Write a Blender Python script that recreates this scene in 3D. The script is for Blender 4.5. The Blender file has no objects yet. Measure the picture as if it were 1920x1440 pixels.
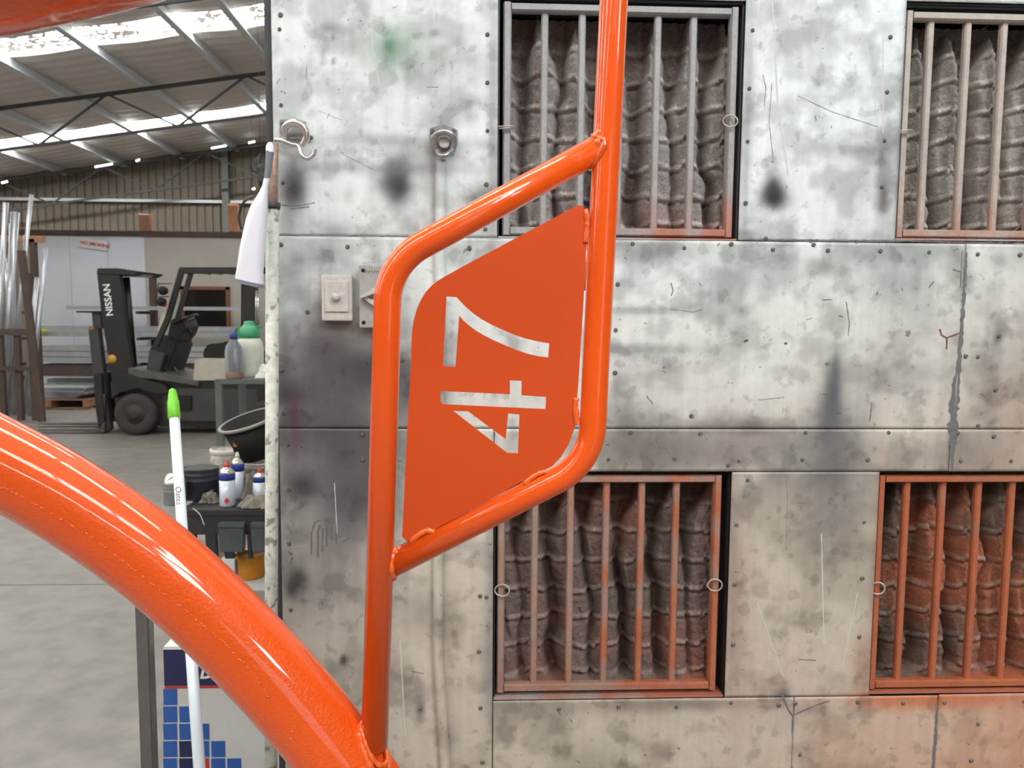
import bpy, bmesh, math, random
import numpy as np
from mathutils import Vector, Matrix
random.seed(7)
RNG = np.random.RandomState(11)
S = bpy.context.scene
COL = S.collection
PI = math.pi
# ------------------------------------------------------------------ camera
FPX = 1440.0
CAM = Vector((0, 0, 1.5))
YAW, PITCH, ROLL = math.radians(2.4), math.radians(5.0), math.radians(0.42)
F_ = Vector((math.sin(YAW)*math.cos(PITCH), math.cos(YAW)*math.cos(PITCH), -math.sin(PITCH)))
R0 = Vector((math.cos(YAW), -math.sin(YAW), 0))
U0 = R0.cross(F_)
R_ = R0*math.cos(ROLL) + U0*math.sin(ROLL)
U_ = U0*math.cos(ROLL) - R0*math.sin(ROLL)
cd = bpy.data.cameras.new('camera'); cam = bpy.data.objects.new('camera', cd); COL.objects.link(cam)
cam.matrix_world = Matrix(((R_.x, U_.x, -F_.x, CAM.x), (R_.y, U_.y, -F_.y, CAM.y), (R_.z, U_.z, -F_.z, CAM.z), (0, 0, 0, 1)))
cd.sensor_width = 36; cd.lens = 27.0; cd.clip_start = 0.05; cd.clip_end = 200
cd.dof.use_dof = True; cd.dof.focus_distance = 1.25; cd.dof.aperture_fstop = 11
S.camera = cam
# ------------------------------------------------------------------ world, added highlight panels, exposure
W = bpy.data.worlds.new('world'); S.world = W; W.use_nodes = True
bg = W.node_tree.nodes['Background']; bg.inputs[0].default_value = (0.90, 0.96, 1.0, 1); bg.inputs[1].default_value = 2.0
def area(name, loc, target, size, power, color=(1, 1, 1)):
    l = bpy.data.lights.new(name, 'AREA'); l.shape = 'RECTANGLE'; l.size, l.size_y = size; l.energy = power; l.color = color
    o = bpy.data.objects.new(name, l); COL.objects.link(o); o.location = loc
    d = Vector(target) - Vector(loc); o.rotation_euler = d.to_track_quat('-Z', 'Y').to_euler(); return o
area('added_highlight_panel', (3.5, -3.9, 5.6), (-.5, 1.1, 1.2), (1.6, .9), 120, (0.97, 0.98, 1.0))  # unseen panels added to put skylight-like highlights on the heavy tube
area('added_highlight_panel', (2.9, -2.1, 5.6), (-.5, 1.1, 1.2), (1.6, .9), 120, (0.97, 0.98, 1.0))
area('added_highlight_panel', (6.0, -4.3, 4.7), (-.3, 1.1, .9), (.9, .8), 80, (0.97, 0.98, 1.0))
SKY_EMIT = 23.0
S.view_settings.view_transform = 'Standard'; S.view_settings.look = 'None'
S.view_settings.gamma = 1; S.view_settings.use_curve_mapping = False; S.view_settings.exposure = -0.30

# ------------------------------------------------------------------ helpers
def ray(px, py): return (F_*FPX + R_*(px-960) - U_*(py-720))
def at(px, py, Y):
    d = ray(px, py); return CAM + d*(Y/d.y)
def on_z(px, py, z):
    d = ray(px, py); return CAM + d*((z-CAM.z)/d.z)
def srgb(r, g, b):
    f = lambda c: (c/255/12.92) if c/255 <= .04045 else ((c/255+.055)/1.055)**2.4
    return (f(r), f(g), f(b), 1)
def tag(o, label=None, cat=None, group=None, kind=None):
    if label: o['label'] = label
    if cat: o['category'] = cat
    if group: o['group'] = group
    if kind: o['kind'] = kind
    return o
def empty(name, loc, label=None, cat=None, group=None, kind=None):
    o = bpy.data.objects.new(name, None); o.empty_display_size = .05; COL.objects.link(o); o.location = loc
    return tag(o, label, cat, group, kind)
def link(name, me, parent=None):
    o = bpy.data.objects.new(name, me); COL.objects.link(o)
    if parent: o.parent = parent
    return o
def base(parent):
    v = Vector((0, 0, 0)); p = parent
    while p: v += Vector(p.location); p = p.parent
    return v
class MB:
    """collects boxes, prisms, tubes, lathes in world space and links them as ONE mesh"""
    def __init__(s): s.v = []; s.f = []; s.sm = []
    def add(s, vs, fs, smooth=False):
        n = len(s.v); s.v += [Vector(v) for v in vs]; s.f += [[i+n for i in f] for f in fs]; s.sm += [smooth]*len(fs); return s
    def box(s, c, d, rot=None, bev=0):
        x, y, z = [k/2 for k in d]; c = Vector(c)
        if bev:
            bm = bmesh.new(); bmesh.ops.create_cube(bm, size=1)
            for v in bm.verts: v.co = Vector((v.co.x*d[0], v.co.y*d[1], v.co.z*d[2]))
            bmesh.ops.bevel(bm, geom=bm.edges[:], offset=bev, segments=2, affect='EDGES', profile=.6)
            bm.verts.index_update()
            vs = [v.co.copy() for v in bm.verts]; fs = [[v.index for v in f.verts] for f in bm.faces]; bm.free()
        else:
            vs = [Vector(p) for p in ((-x,-y,-z),(x,-y,-z),(x,y,-z),(-x,y,-z),(-x,-y,z),(x,-y,z),(x,y,z),(-x,y,z))]
            fs = [(0,3,2,1),(4,5,6,7),(0,1,5,4),(1,2,6,5),(2,3,7,6),(3,0,4,7)]
        if rot is not None: vs = [rot @ v for v in vs]
        return s.add([v+c for v in vs], fs)
    def bar(s, a, b, w, h, up=(0, 0, 1)):
        a, b = Vector(a), Vector(b); d = (b-a); L = d.length; d.normalize(); up = Vector(up)
        if abs(d.dot(up)) > .98: up = Vector((0, 1, 0))
        sd = d.cross(up).normalized(); u = sd.cross(d)
        vs = []
        for p in (a, b):
            for i, j in ((-1,-1),(1,-1),(1,1),(-1,1)): vs.append(p + sd*w/2*i + u*h/2*j)
        return s.add(vs, [(0,3,2,1)[::-1],(4,5,6,7)[::-1],(0,1,5,4)[::-1],(1,2,6,5)[::-1],(2,3,7,6)[::-1],(3,0,4,7)[::-1]])
    def tube(s, pts, r, n=12, caps=True, lump=0, closed=False):
        pts = [Vector(p) for p in pts]; m = len(pts)
        rs = r if isinstance(r, (list, tuple)) else [r]*m
        T = []
        for i in range(m):
            if closed: t = pts[(i+1) % m]-pts[(i-1) % m]
            else: t = pts[min(i+1, m-1)]-pts[max(i-1, 0)]
            T.append(t.normalized())
        nv = T[0].cross(Vector((0, 1, 0)))
        if nv.length < .1: nv = T[0].cross(Vector((0, 0, 1)))
        nv.normalize(); vs = []
        for i in range(m):
            nv = (nv - T[i]*nv.dot(T[i])).normalized(); bn = T[i].cross(nv)
            for k in range(n):
                a = 2*PI*k/n; rr = rs[i]*(1+(random.uniform(-lump, lump) if lump else 0))
                vs.append(pts[i] + (nv*math.cos(a)+bn*math.sin(a))*rr)
        fs = []
        for i in range(m if closed else m-1):
            for k in range(n):
                a = i*n+k; b = i*n+(k+1) % n; j = (i+1) % m
                fs.append((a, b, j*n+(k+1) % n, j*n+k))
        s.add(vs, fs, True)
        if caps and not closed:
            q = len(s.v)-len(vs)
            s.f.append([q+k for k in range(n)][::-1]); s.f.append([q+(m-1)*n+k for k in range(n)]); s.sm += [False]*2
        return s
    def cyl(s, a, b, r, n=16): return s.tube([a, b], r, n)
    def lathe(s, o, prof, n=20, axis=(0, 0, 1), smooth=True, caps=True):
        o = Vector(o); q = Vector((0, 0, 1)).rotation_difference(Vector(axis).normalized())
        vs = []
        for r, z in prof:
            for k in range(n):
                a = 2*PI*k/n; vs.append(o + q @ Vector((r*math.cos(a), r*math.sin(a), z)))
        fs = [(i*n+k, i*n+(k+1) % n, (i+1)*n+(k+1) % n, (i+1)*n+k) for i in range(len(prof)-1) for k in range(n)]
        s.add(vs, fs, smooth); q0 = len(s.v)-len(vs)
        if caps and prof[0][0] > 1e-5: s.f.append([q0+k for k in range(n)][::-1]); s.sm.append(False)
        if caps and prof[-1][0] > 1e-5: s.f.append([q0+(len(prof)-1)*n+k for k in range(n)]); s.sm.append(False)
        return s
    def prism(s, poly, d):
        """poly: world points of the near outline, extruded by vector d"""
        n = len(poly); P = [Vector(p) for p in poly]; d = Vector(d)
        vs = P + [p+d for p in P]
        fs = [list(range(n))[::-1], [n+i for i in range(n)]] + [(i, (i+1) % n, n+(i+1) % n, n+i) for i in range(n)]
        return s.add(vs, fs)
    def pxp(s, pts, y0, y1):
        """side-on outline traced at depth y0, extruded back to depth y1"""
        return s.prism([at(x, y, y0) for x, y in pts], (0, y1-y0, 0))
    def build(s, name, mat, parent=None, bevel=0):
        b = base(parent); me = bpy.data.meshes.new(name)
        me.from_pydata([tuple(v-b) for v in s.v], [], s.f); me.polygons.foreach_set('use_smooth', s.sm)
        me.materials.append(mat)
        bm = bmesh.new(); bm.from_mesh(me); bmesh.ops.recalc_face_normals(bm, faces=bm.faces)
        if bevel: bmesh.ops.bevel(bm, geom=[e for e in bm.edges if len(e.link_faces) == 2 and e.calc_face_angle() > .6], offset=bevel, segments=2, affect='EDGES')
        bm.to_mesh(me); bm.free(); me.update()
        return link(name, me, parent)
def copy_tree(o, parent=None):
    c = o.copy(); COL.objects.link(c)
    if parent: c.parent = parent
    for ch in o.children: copy_tree(ch, c)
    return c
def catmull(P, k=8):
    P = [Vector(p) for p in P]; Q = [P[0]*2-P[1]] + P + [P[-1]*2-P[-2]]; out = []
    for i in range(1, len(Q)-2):
        a, b, c, d = Q[i-1:i+3]
        for j in range(k):
            t = j/k; out.append(.5*((2*b)+(c-a)*t+(2*a-5*b+4*c-d)*t*t+(3*b-a-3*c+d)*t**3))
    out.append(P[-1]); return out
def fillet(a, c, b, R, n=12):
    """arc of radius R rounding corner c between a and b"""
    a, b, c = Vector(a), Vector(b), Vector(c); u = (a-c).normalized(); v = (b-c).normalized()
    th = u.angle(v); t = R/math.tan(th/2); ctr = c + (u+v).normalized()*(R/math.sin(th/2))
    p, q = c+u*t-ctr, c+v*t-ctr; om = p.angle(q)
    return [ctr + (p*math.sin((1-i/n)*om)+q*math.sin(i/n*om))/math.sin(om) for i in range(n+1)]
def tri_text(txt, mat, name, parent, origin, xdir, ydir, size, depth=.002, bold=True, shear=0):
    cu = bpy.data.curves.new('tmp', 'FONT'); cu.body = txt; cu.size = size; cu.extrude = depth/2; cu.align_x = 'LEFT'; cu.shear = shear
    cu.offset = size*.02 if bold else 0; cu.resolution_u = 3
    o = bpy.data.objects.new('tmp', cu); COL.objects.link(o)
    dg = bpy.context.evaluated_depsgraph_get(); me = bpy.data.meshes.new_from_object(o.evaluated_get(dg))
    bpy.data.objects.remove(o); b = base(parent)
    x = Vector(xdir).normalized(); y = Vector(ydir).normalized(); z = x.cross(y); o3 = Vector(origin)
    for v in me.vertices: v.co = o3 + x*v.co.x + y*v.co.y + z*v.co.z - b
    me.materials.clear(); me.materials.append(mat); me.name = name
    return link(name, me, parent)

# ---- materials
def mat(name, col=(.5,.5,.5,1), rough=.5, metal=0, noise=0, nscale=20, bump=0, bscale=60, emit=None, coat=0, dark=.5, alpha=None, trans=0, attr=None, ior=None, stretch=None, col2=None):
    m = bpy.data.materials.new(name); m.use_nodes = True; nt = m.node_tree; N = nt.nodes; L = nt.links; p = N['Principled BSDF']
    p.inputs['Base Color'].default_value = col; p.inputs['Roughness'].default_value = rough; p.inputs['Metallic'].default_value = metal
    p.inputs['Coat Weight'].default_value = coat; p.inputs['Coat Roughness'].default_value = .06
    if ior: p.inputs['IOR'].default_value = ior
    if trans: p.inputs['Transmission Weight'].default_value = trans
    if emit: p.inputs['Emission Color'].default_value = emit[0]; p.inputs['Emission Strength'].default_value = emit[1]
    tc = N.new('ShaderNodeTexCoord'); geo = N.new('ShaderNodeNewGeometry'); vec = geo.outputs['Position']
    if stretch:
        mp = N.new('ShaderNodeMapping'); mp.inputs['Scale'].default_value = stretch; L.new(vec, mp.inputs['Vector']); vec = mp.outputs[0]
    src = None
    if attr:
        a = N.new('ShaderNodeAttribute'); a.attribute_name = attr; src = a.outputs['Color']
    if noise:
        n = N.new('ShaderNodeTexNoise'); n.inputs['Scale'].default_value = nscale; n.inputs['Detail'].default_value = 6; n.inputs['Roughness'].default_value = .62
        L.new(vec, n.inputs['Vector'])
        cr = N.new('ShaderNodeValToRGB'); cr.color_ramp.elements[0].position = .36; cr.color_ramp.elements[1].position = .64
        L.new(n.outputs['Fac'], cr.inputs['Fac'])
        mx = N.new('ShaderNodeMix'); mx.data_type = 'RGBA'
        if src: 
            mul = N.new('ShaderNodeMix'); mul.data_type = 'RGBA'; mul.blend_type = 'MULTIPLY'; mul.inputs[0].default_value = noise
            cr.color_ramp.elements[0].color = (dark, dark, dark, 1); cr.color_ramp.elements[1].color = (1, 1, 1, 1)
            L.new(src, mul.inputs[6]); L.new(cr.outputs[0], mul.inputs[7]); src = mul.outputs[2]
        else:
            c2 = col2 if col2 else tuple(c*dark for c in col[:3]) + (1,)
            mix = tuple(col[i]*(1-noise)+c2[i]*noise for i in range(3)) + (1,)
            cr.color_ramp.elements[0].color = mix; cr.color_ramp.elements[1].color = col; src = cr.outputs[0]
    if src: L.new(src, p.inputs['Base Color'])
    if bump:
        n2 = N.new('ShaderNodeTexNoise'); n2.inputs['Scale'].default_value = bscale; n2.inputs['Detail'].default_value = 4
        L.new(vec, n2.inputs['Vector']); b = N.new('ShaderNodeBump'); b.inputs['Strength'].default_value = bump; b.inputs['Distance'].default_value = .002
        L.new(n2.outputs['Fac'], b.inputs['Height']); L.new(b.outputs[0], p.inputs['Normal'])
    return m
M = {}
M['orange'] = mat('orange_gloss_paint', srgb(234, 88, 20), .3, coat=.8, bump=.2, bscale=85, noise=.12, nscale=6, dark=.8)
M['orange'].node_tree.nodes['Principled BSDF'].inputs['Specular IOR Level'].default_value = .2
M['orange_peel'] = mat('orange_peel_gloss_paint', srgb(234, 88, 20), .3, coat=1, bump=.75, bscale=230, noise=.12, nscale=6, dark=.8)
M['orange_peel'].node_tree.nodes['Principled BSDF'].inputs['Specular IOR Level'].default_value = .2
M['orange_flat'] = mat('orange_plate_paint', srgb(200, 74, 26), .5, coat=0, bump=.06, bscale=500)
M['orange_flat'].node_tree.nodes['Principled BSDF'].inputs['Specular IOR Level'].default_value = .25
M['orange_weld'] = mat('orange_paint_over_weld', srgb(234, 96, 28), .18, coat=1, bump=.8, bscale=180)
M['alu'] = mat('aluminium', srgb(188, 192, 198), .32, .6, noise=.3, nscale=8)
M['galv'] = mat('galvanised_steel', srgb(176, 180, 182), .33, .75, noise=.5, nscale=60, bump=.3, bscale=120)
M['screw'] = mat('dull_screw', srgb(120, 120, 116), .5, .5, noise=.5, nscale=300)
M['white_plastic'] = mat('glossy_white_plastic', srgb(228, 233, 244), .16, coat=.6)
M['grey_rim'] = mat('grey_plastic_rim', srgb(120, 126, 138), .45)
M['dirty_white'] = mat('dirty_white_plastic', srgb(200, 200, 195), .5, noise=.5, nscale=70, dark=.6)
M['pole'] = mat('spattered_white_pole', srgb(205, 208, 200), .5, noise=.55, nscale=45, dark=.45, bump=.4, bscale=90)
M['rust'] = mat('rusty_copper_steel', srgb(160, 120, 100), .5, .35, noise=.7, nscale=60, dark=.55, col2=srgb(180, 178, 175))
M['dark_steel'] = mat('dark_column_steel', srgb(74, 76, 80), .55, .2, noise=.5, nscale=15)
M['black'] = mat('black_gap', srgb(22, 21, 22), .8)
M['fork_black'] = mat('forklift_black_paint', srgb(38, 35, 35), .42, .1, noise=.35, nscale=9)
M['fork_grey'] = mat('forklift_grey_paint', srgb(58, 58, 58), .5, noise=.3, nscale=6)
M['fork_edge'] = mat('worn_fork_steel', srgb(96, 92, 90), .45, .4, noise=.5, nscale=12)
M['cream'] = mat('cream_hood_paint', srgb(178, 172, 158), .55, noise=.3, nscale=12)
M['rubber'] = mat('dusty_rubber', srgb(58, 52, 50), .85, noise=.3, nscale=30)
M['hub'] = mat('wheel_hub', srgb(50, 42, 40), .7)
M['white_print'] = mat('white_print', srgb(225, 225, 225), .5)
M['yellow'] = mat('yellow_decal', srgb(190, 140, 50), .5)
M['mop_white'] = mat('mop_pole_white', srgb(214, 226, 234), .28, coat=.3)
M['green'] = mat('lime_green_grip', srgb(110, 200, 40), .45, coat=.1)
M['dgreen'] = mat('green_sprayer_plastic', srgb(60, 150, 105), .4)
M['milky'] = mat('milky_plastic', srgb(205, 210, 200), .35, noise=.2, nscale=14)
M['clear'] = mat('clear_plastic_bottle', srgb(200, 205, 215), .12, trans=.75, ior=1.2)
M['amber'] = mat('amber_liquid', srgb(226, 130, 40), .15, trans=.3, ior=1.2)
M['blue'] = mat('blue_plastic', srgb(40, 60, 140), .4)
M['navy'] = mat('navy_print', srgb(38, 42, 84), .5, noise=.1, nscale=8)
M['sqblue'] = mat('blue_print', srgb(46, 92, 168), .5)
M['redp'] = mat('red_print', srgb(190, 50, 55), .5)
M['card'] = mat('white_carton', srgb(205, 207, 206), .55, noise=.15, nscale=5)
M['canwhite'] = mat('aerosol_white', srgb(196, 204, 220), .3, .2)
M['canblue'] = mat('aerosol_blue', srgb(50, 74, 160), .3, .2)
M['chrome'] = mat('bright_tin', srgb(205, 205, 205), .22, .85)
M['drum'] = mat('dark_grey_tin', srgb(66, 68, 78), .45, .3, noise=.5, nscale=25)
M['tin'] = mat('grey_tin', srgb(150, 155, 160), .35, .5, noise=.4, nscale=25)
M['blackp'] = mat('black_bucket_plastic', srgb(26, 23, 23), .85, noise=.3, nscale=20)
M['rimgrey'] = mat('bucket_rim_grey', srgb(130, 128, 126), .5)
M['bucket'] = mat('spattered_white_bucket', srgb(190, 184, 176), .5, noise=.7, nscale=22, dark=.35)
M['toolgrey'] = mat('grey_tool_plastic', srgb(78, 82, 88), .5, noise=.3, nscale=20)
M['tooldark'] = mat('dark_tool_plastic', srgb(46, 46, 50), .6, noise=.3, nscale=20)
M['rag'] = mat('grubby_rag', srgb(140, 134, 126), .9, noise=.7, nscale=30, dark=.4, bump=.5, bscale=60)
M['ragwhite'] = mat('white_rag', srgb(222, 222, 216), .9, noise=.2, nscale=20)
M['yellowtin'] = mat('ochre_tin', srgb(200, 130, 30), .45, noise=.3, nscale=14)
M['cardboard'] = mat('cardboard', srgb(170, 130, 105), .8, noise=.3, nscale=14)
M['wood'] = mat('pallet_wood', srgb(172, 128, 100), .75, noise=.4, nscale=18, stretch=(1, 6, 6))
M['woodtrim'] = mat('brown_window_trim', srgb(140, 88, 62), .6, noise=.3, nscale=10)
M['glassdark'] = mat('dark_window_glass', srgb(30, 24, 24), .12)
M['brownsteel'] = mat('brown_painted_steel', srgb(82, 66, 60), .6, noise=.4, nscale=10)
M['bench'] = mat('grey_green_bench_steel', srgb(98, 104, 100), .5, noise=.3, nscale=14)
M['post'] = mat('grey_stand_steel', srgb(108, 106, 104), .5, .3, noise=.3, nscale=30)
M['officewhite'] = mat('bluish_white_panel', srgb(222, 227, 238), .5, noise=.1, nscale=2)
M['officebeige'] = mat('beige_panel', srgb(190, 184, 176), .6, noise=.15, nscale=2)
M['cladding'] = mat('far_wall_cladding', srgb(118, 108, 96), .6, noise=.3, nscale=1.5)
M['truss'] = mat('truss_steel', srgb(70, 68, 68), .6, .2)
M['purlin'] = mat('galvanised_purlin', srgb(214, 218, 222), .5, 0, noise=.15, nscale=3)
M['signwhite'] = mat('sign_white', srgb(225, 222, 225), .5)
M['sealant'] = mat('grey_sealant', srgb(112, 112, 112), .7, noise=.4, nscale=60)
M['mark'] = mat('dark_paint_mark', srgb(108, 106, 106), .6)
M['markred'] = mat('red_brown_mark', srgb(110, 66, 66), .6)
M['wire'] = mat('thin_wire', srgb(190, 180, 170), .4, .3)
M['foam'] = mat('orange_cloth', srgb(200, 140, 110), .9, noise=.4, nscale=9)

# ------------------------------------------------------------------ numpy value noise
def vnoise(x, y, sc, seed=0, octv=3):
    out = 0; amp = 1; tot = 0
    for o in range(octv):
        r = np.random.RandomState(seed*17+o).rand(64, 64); X = x*sc; Y = y*sc
        i = np.floor(X).astype(int); j = np.floor(Y).astype(int); fx = X-i; fy = Y-j
        fx = fx*fx*(3-2*fx); fy = fy*fy*(3-2*fy)
        g = lambda a, b: r[a % 64, b % 64]
        out = out + amp*((g(i, j)*(1-fx)+g(i+1, j)*fx)*(1-fy)+(g(i, j+1)*(1-fx)+g(i+1, j+1)*fx)*fy)
        tot += amp; amp *= .5; sc *= 2.03
    return out/tot
def sm(a, b, x):
    t = np.clip((x-a)/(b-a), 0, 1); return t*t*(3-2*t)
lin = lambda *c: np.array(srgb(*c)[:3])
YW = 1.8                     # the booth wall's plane
PXM = YW/FPX                 # metres of wall per photograph pixel there
def wpt(px, py): p = at(px, py, YW); return p.x, p.z
# overspray, soot and paint that lie ON the sheet metal: (px, py, rx, ry, strength, hardness, colour)
G1 = lin(58, 56, 60); G2 = lin(92, 92, 98); G3 = lin(120, 118, 120); GR = lin(60, 118, 84); BR = lin(96, 84, 80); OR = lin(196, 104, 62); WH = lin(226, 232, 232)
BL = [(1449, 348, 17, 24, .8, 2.0, G1), (1450, 370, 29, 27, 1.0, 3, lin(26,23,25)), (748, 345, 20, 33, 1.0, 2.2, lin(40,38,42)), (748, 312, 22, 26, .5, 1.6, G2), (552, 352, 19, 31, 1.0, 2, lin(44,42,46)), (550, 325, 26, 34, .55, 1.5, G2),
      (650, 715, 100, 70, .4, 2, G2), (620, 900, 90, 80, .3, 2, G2), (715, 690, 36, 30, .9, 1.8, lin(52,48,52)), (600, 655, 34, 30, .5, 1.5, G1), (700, 860, 24, 60, .6, 1.6, G1), (668, 925, 40, 30, .6, 1.6, G1), (570, 915, 16, 14, .7, 1.6, G1), (610, 700, 62, 90, .55, 1.6, G2), (690, 704, 50, 30, .9, 1.6, lin(52,48,52)), (640, 665, 60, 40, .5, 1.3, G1), (620, 745, 80, 60, .55, 1.5, G2), (690, 790, 90, 70, .3, 1.5, G2), (610, 815, 45, 25, .6, 1.5, lin(66,58,58)), (640, 850, 30, 26, .6, 1.5, G1),
      (600, 860, 90, 60, .5, 1.6, G2), (650, 940, 70, 70, .45, 1.4, G2), (575, 910, 22, 18, .6, 1.6, G1), (700, 960, 60, 60, .35, 1.4, G2), (650, 620, 60, 25, .4, 1.4, BR), (545, 740, 22, 18, .7, 1.8, G1), (553, 800, 6, 40, .55, 2, lin(100,60,80)), (760, 720, 40, 60, .6, 1.4, G2), (770, 800, 30, 120, .35, 1.4, G2),
      (555, 490, 26, 30, .35, 1.4, G2), (610, 480, 25, 18, .5, 1.6, G1), (536, 640, 10, 30, .55, 2, G2), (640, 1090, 90, 60, .3, 1.5, G2), (560, 1085, 14, 16, .75, 2, G1), (548, 1105, 10, 14, .8, 2, G1), (600, 1000, 70, 40, .2, 1.4, G2), (560, 1240, 8, 6, .6, 2, G1), (645, 1236, 8, 12, .9, 2.5, G1), (788, 1330, 8, 18, .7, 2, G2), (790, 1150, 26, 34, .3, 1.5, G2),
      (1560, 740, 14, 60, .85, 2, G2), (1550, 790, 26, 60, .75, 1.8, G2), (1560, 880, 52, 60, .7, 1.6, lin(98,94,96)), (1590, 790, 40, 70, .3, 1.4, G2), (1565, 700, 5, 40, .6, 2, G2),
      (1620, 284, 34, 12, .5, 1.8, G2), (1580, 280, 70, 10, .2, 1.6, G2), (1645, 305, 12, 6, .5, 2, G2), (1655, 370, 9, 26, .75, 2, lin(90,74,72)),
      (1190, 582, 80, 7, .45, 2, G2), (1190, 655, 80, 9, .45, 2.5, G2), (1200, 680, 90, 22, .14, 1.5, G2), (1400, 720, 60, 30, .0, 2, WH), (1415, 712, 40, 28, .6, 1.4, WH),
      (730, 88, 12, 16, .8, 1.4, GR), (738, 85, 30, 30, .4, 1.3, lin(100,150,120)), (735, 110, 42, 34, .18, 1.3, GR), (675, 45, 15, 30, .35, 1.6, G2), (625, 55, 22, 7, .4, 1.8, G2), (880, 190, 20, 9, .4, 1.6, G2), (880, 115, 14, 10, .25, 1.6, G2), (815, 62, 6, 3, .6, 2, G2), (625, 71, 3, 3, .7, 2, G2), (626, 116, 4, 4, .7, 2, G2),
      (740, 264, 130, 10, .42, 1.8, lin(120,126,134)), (720, 316, 190, 8, .4, 1.8, lin(120,126,134)), (830, 225, 36, 14, .4, 1.5, G2), (810, 330, 14, 90, .35, 1.5, lin(130,122,120)), (905, 365, 20, 14, .6, 1.5, G2), (630, 435, 34, 12, .45, 1.5, G2), (795, 320, 18, 30, .25, 1.5, G2),
      (800, 600, 24, 30, .15, 1.5, G2), (830, 700, 20, 60, .15, 1.5, G2), (950, 560, 60, 90, .12, 1.3, WH),
      (1240, 842, 110, 40, .75, 2.2, lin(112,106,106)), (1400, 842, 120, 40, .5, 2, lin(124,118,116)), (1490, 835, 60, 40, .4, 1.8, G3), (1720, 858, 90, 30, .45, 1.8, lin(128,118,116)), (1830, 850, 50, 30, .3, 1.8, G3), (1160, 455, 60, 14, .5, 1.8, G2), (1260, 470, 90, 16, .35, 1.6, G3), (1180, 480, 60, 14, .3, 1.6, BR),
      (1460, 490, 40, 16, .35, 1.6, G2), (1540, 500, 22, 14, .55, 1.6, lin(120,104,104)), (1660, 470, 60, 26, .5, 1.6, G3), (1680, 530, 50, 26, .35, 1.4, G2), (1720, 580, 44, 34, .25, 1.4, G2), (1690, 720, 60, 34, .25, 1.5, G3), (1780, 720, 20, 90, .2, 1.5, G3), (1720, 700, 40, 14, .3, 1.5, G3), (1790, 490, 16, 30, .5, 1.6, BR), (1870, 490, 16, 12, .4, 1.6, G2),
      (1400, 805, 90, 10, .4, 1.6, BR), (1410, 795, 18, 10, .6, 1.8, G2), (1330, 795, 40, 10, .3, 1.6, BR),
      (1410, 920, 22, 18, .5, 1.6, G3), (1560, 960, 40, 40, .3, 1.4, G3), (1570, 1020, 50, 60, .12, 1.4, G3), (1510, 1120, 18, 34, .3, 1.6, lin(150,138,126)), (1470, 1300, 10, 12, .7, 2, G2), (1490, 1340, 60, 26, .2, 1.5, G3), (1530, 1330, 30, 8, .4, 1.8, G2),
      (1612, 1240, 14, 60, .55, 1.5, lin(150,110,96)), (1700, 1310, 120, 14, .8, 1.8, OR), (1830, 1312, 110, 16, .8, 1.6, OR), (1640, 1100, 10, 200, .35, 1.6, lin(160,110,90)),
      (1200, 1320, 150, 14, .45, 1.6, lin(120,110,106)), (1290, 1318, 80, 10, .4, 1.6, BR), (1372, 1000, 12, 140, .5, 1.6, lin(128,116,112)), (1378, 1160, 14, 160, .45, 1.6, lin(140,120,112)), (1384, 1190, 30, 200, .2, 1.4, lin(170,130,110)),
      (920, 1100, 8, 200, .45, 1.6, G3), (915, 1240, 14, 60, .35, 1.6, G3), (925, 220, 9, 220, .45, 1.8, G3), (1400, 220, 9, 230, .5, 1.8, G3), (1690, 220, 7, 230, .3, 1.8, G3), (1393, 440, 24, 10, .6, 1.8, G3),
      (1870, 640, 10, 30, .3, 1.6, G2), (1868, 635, 6, 8, .8, 2, G2), (1900, 1300, 120, 200, .28, 1.3, lin(196,140,110)), (1790, 1420, 260, 130, .42, 1.4, lin(205,150,120)), (1950, 1150, 80, 300, .3, 1.4, OR)]
BLW = [(*wpt(a, b), rx*PXM, ry*PXM, s, h, c) for a, b, rx, ry, s, h, c in BL]
XL = at(521, 700, YW).x                                # left edge of the booth
def wall_colour(x, z):
    px = (x/PXM)+900; py = 594-(z-1.5)/PXM
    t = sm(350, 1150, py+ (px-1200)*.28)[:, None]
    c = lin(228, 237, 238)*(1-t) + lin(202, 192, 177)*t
    lf = (sm(900, 560, px)*sm(300, 700, py))[:, None]*.34
    c = c*(1-lf) + lin(150, 154, 156)*lf
    n = vnoise(x+5, z+5, 3.2, 1, 5)[:, None]; c = c*(1-.42*sm(.48, .70, n)*.7)
    n2 = vnoise(x+9, z*1.3+2, 14, 2, 4)[:, None]; c = c*(1-.26*sm(.5, .72, n2)); n5 = vnoise(x*1.2+29, z+12, 6.5, 22, 5)[:, None]; c = c*(1-.30*sm(.55, .68, n5))
    n4 = vnoise(x*9+9, z*.8+2, 5, 12, 3)[:, None]; c = c*(1-.10*sm(.55, .8, n4)) + .03*sm(.62, .78, n4[:, ::-1])
    n3 = vnoise(x+3, z+7, 9, 3, 4)
    for bx, bz, rx, rz, s, h, col in BLW:
        d = np.sqrt(((x-bx)/rx)**2+((z-bz)/rz)**2)*(1+.9*(n3-.5))
        a = (min(1, s*1.15)*np.exp(-(d**(h+.4))*.6))[:, None]
        c = c*(1-a)+col*a
    return np.clip(c, 0, 1)
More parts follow.
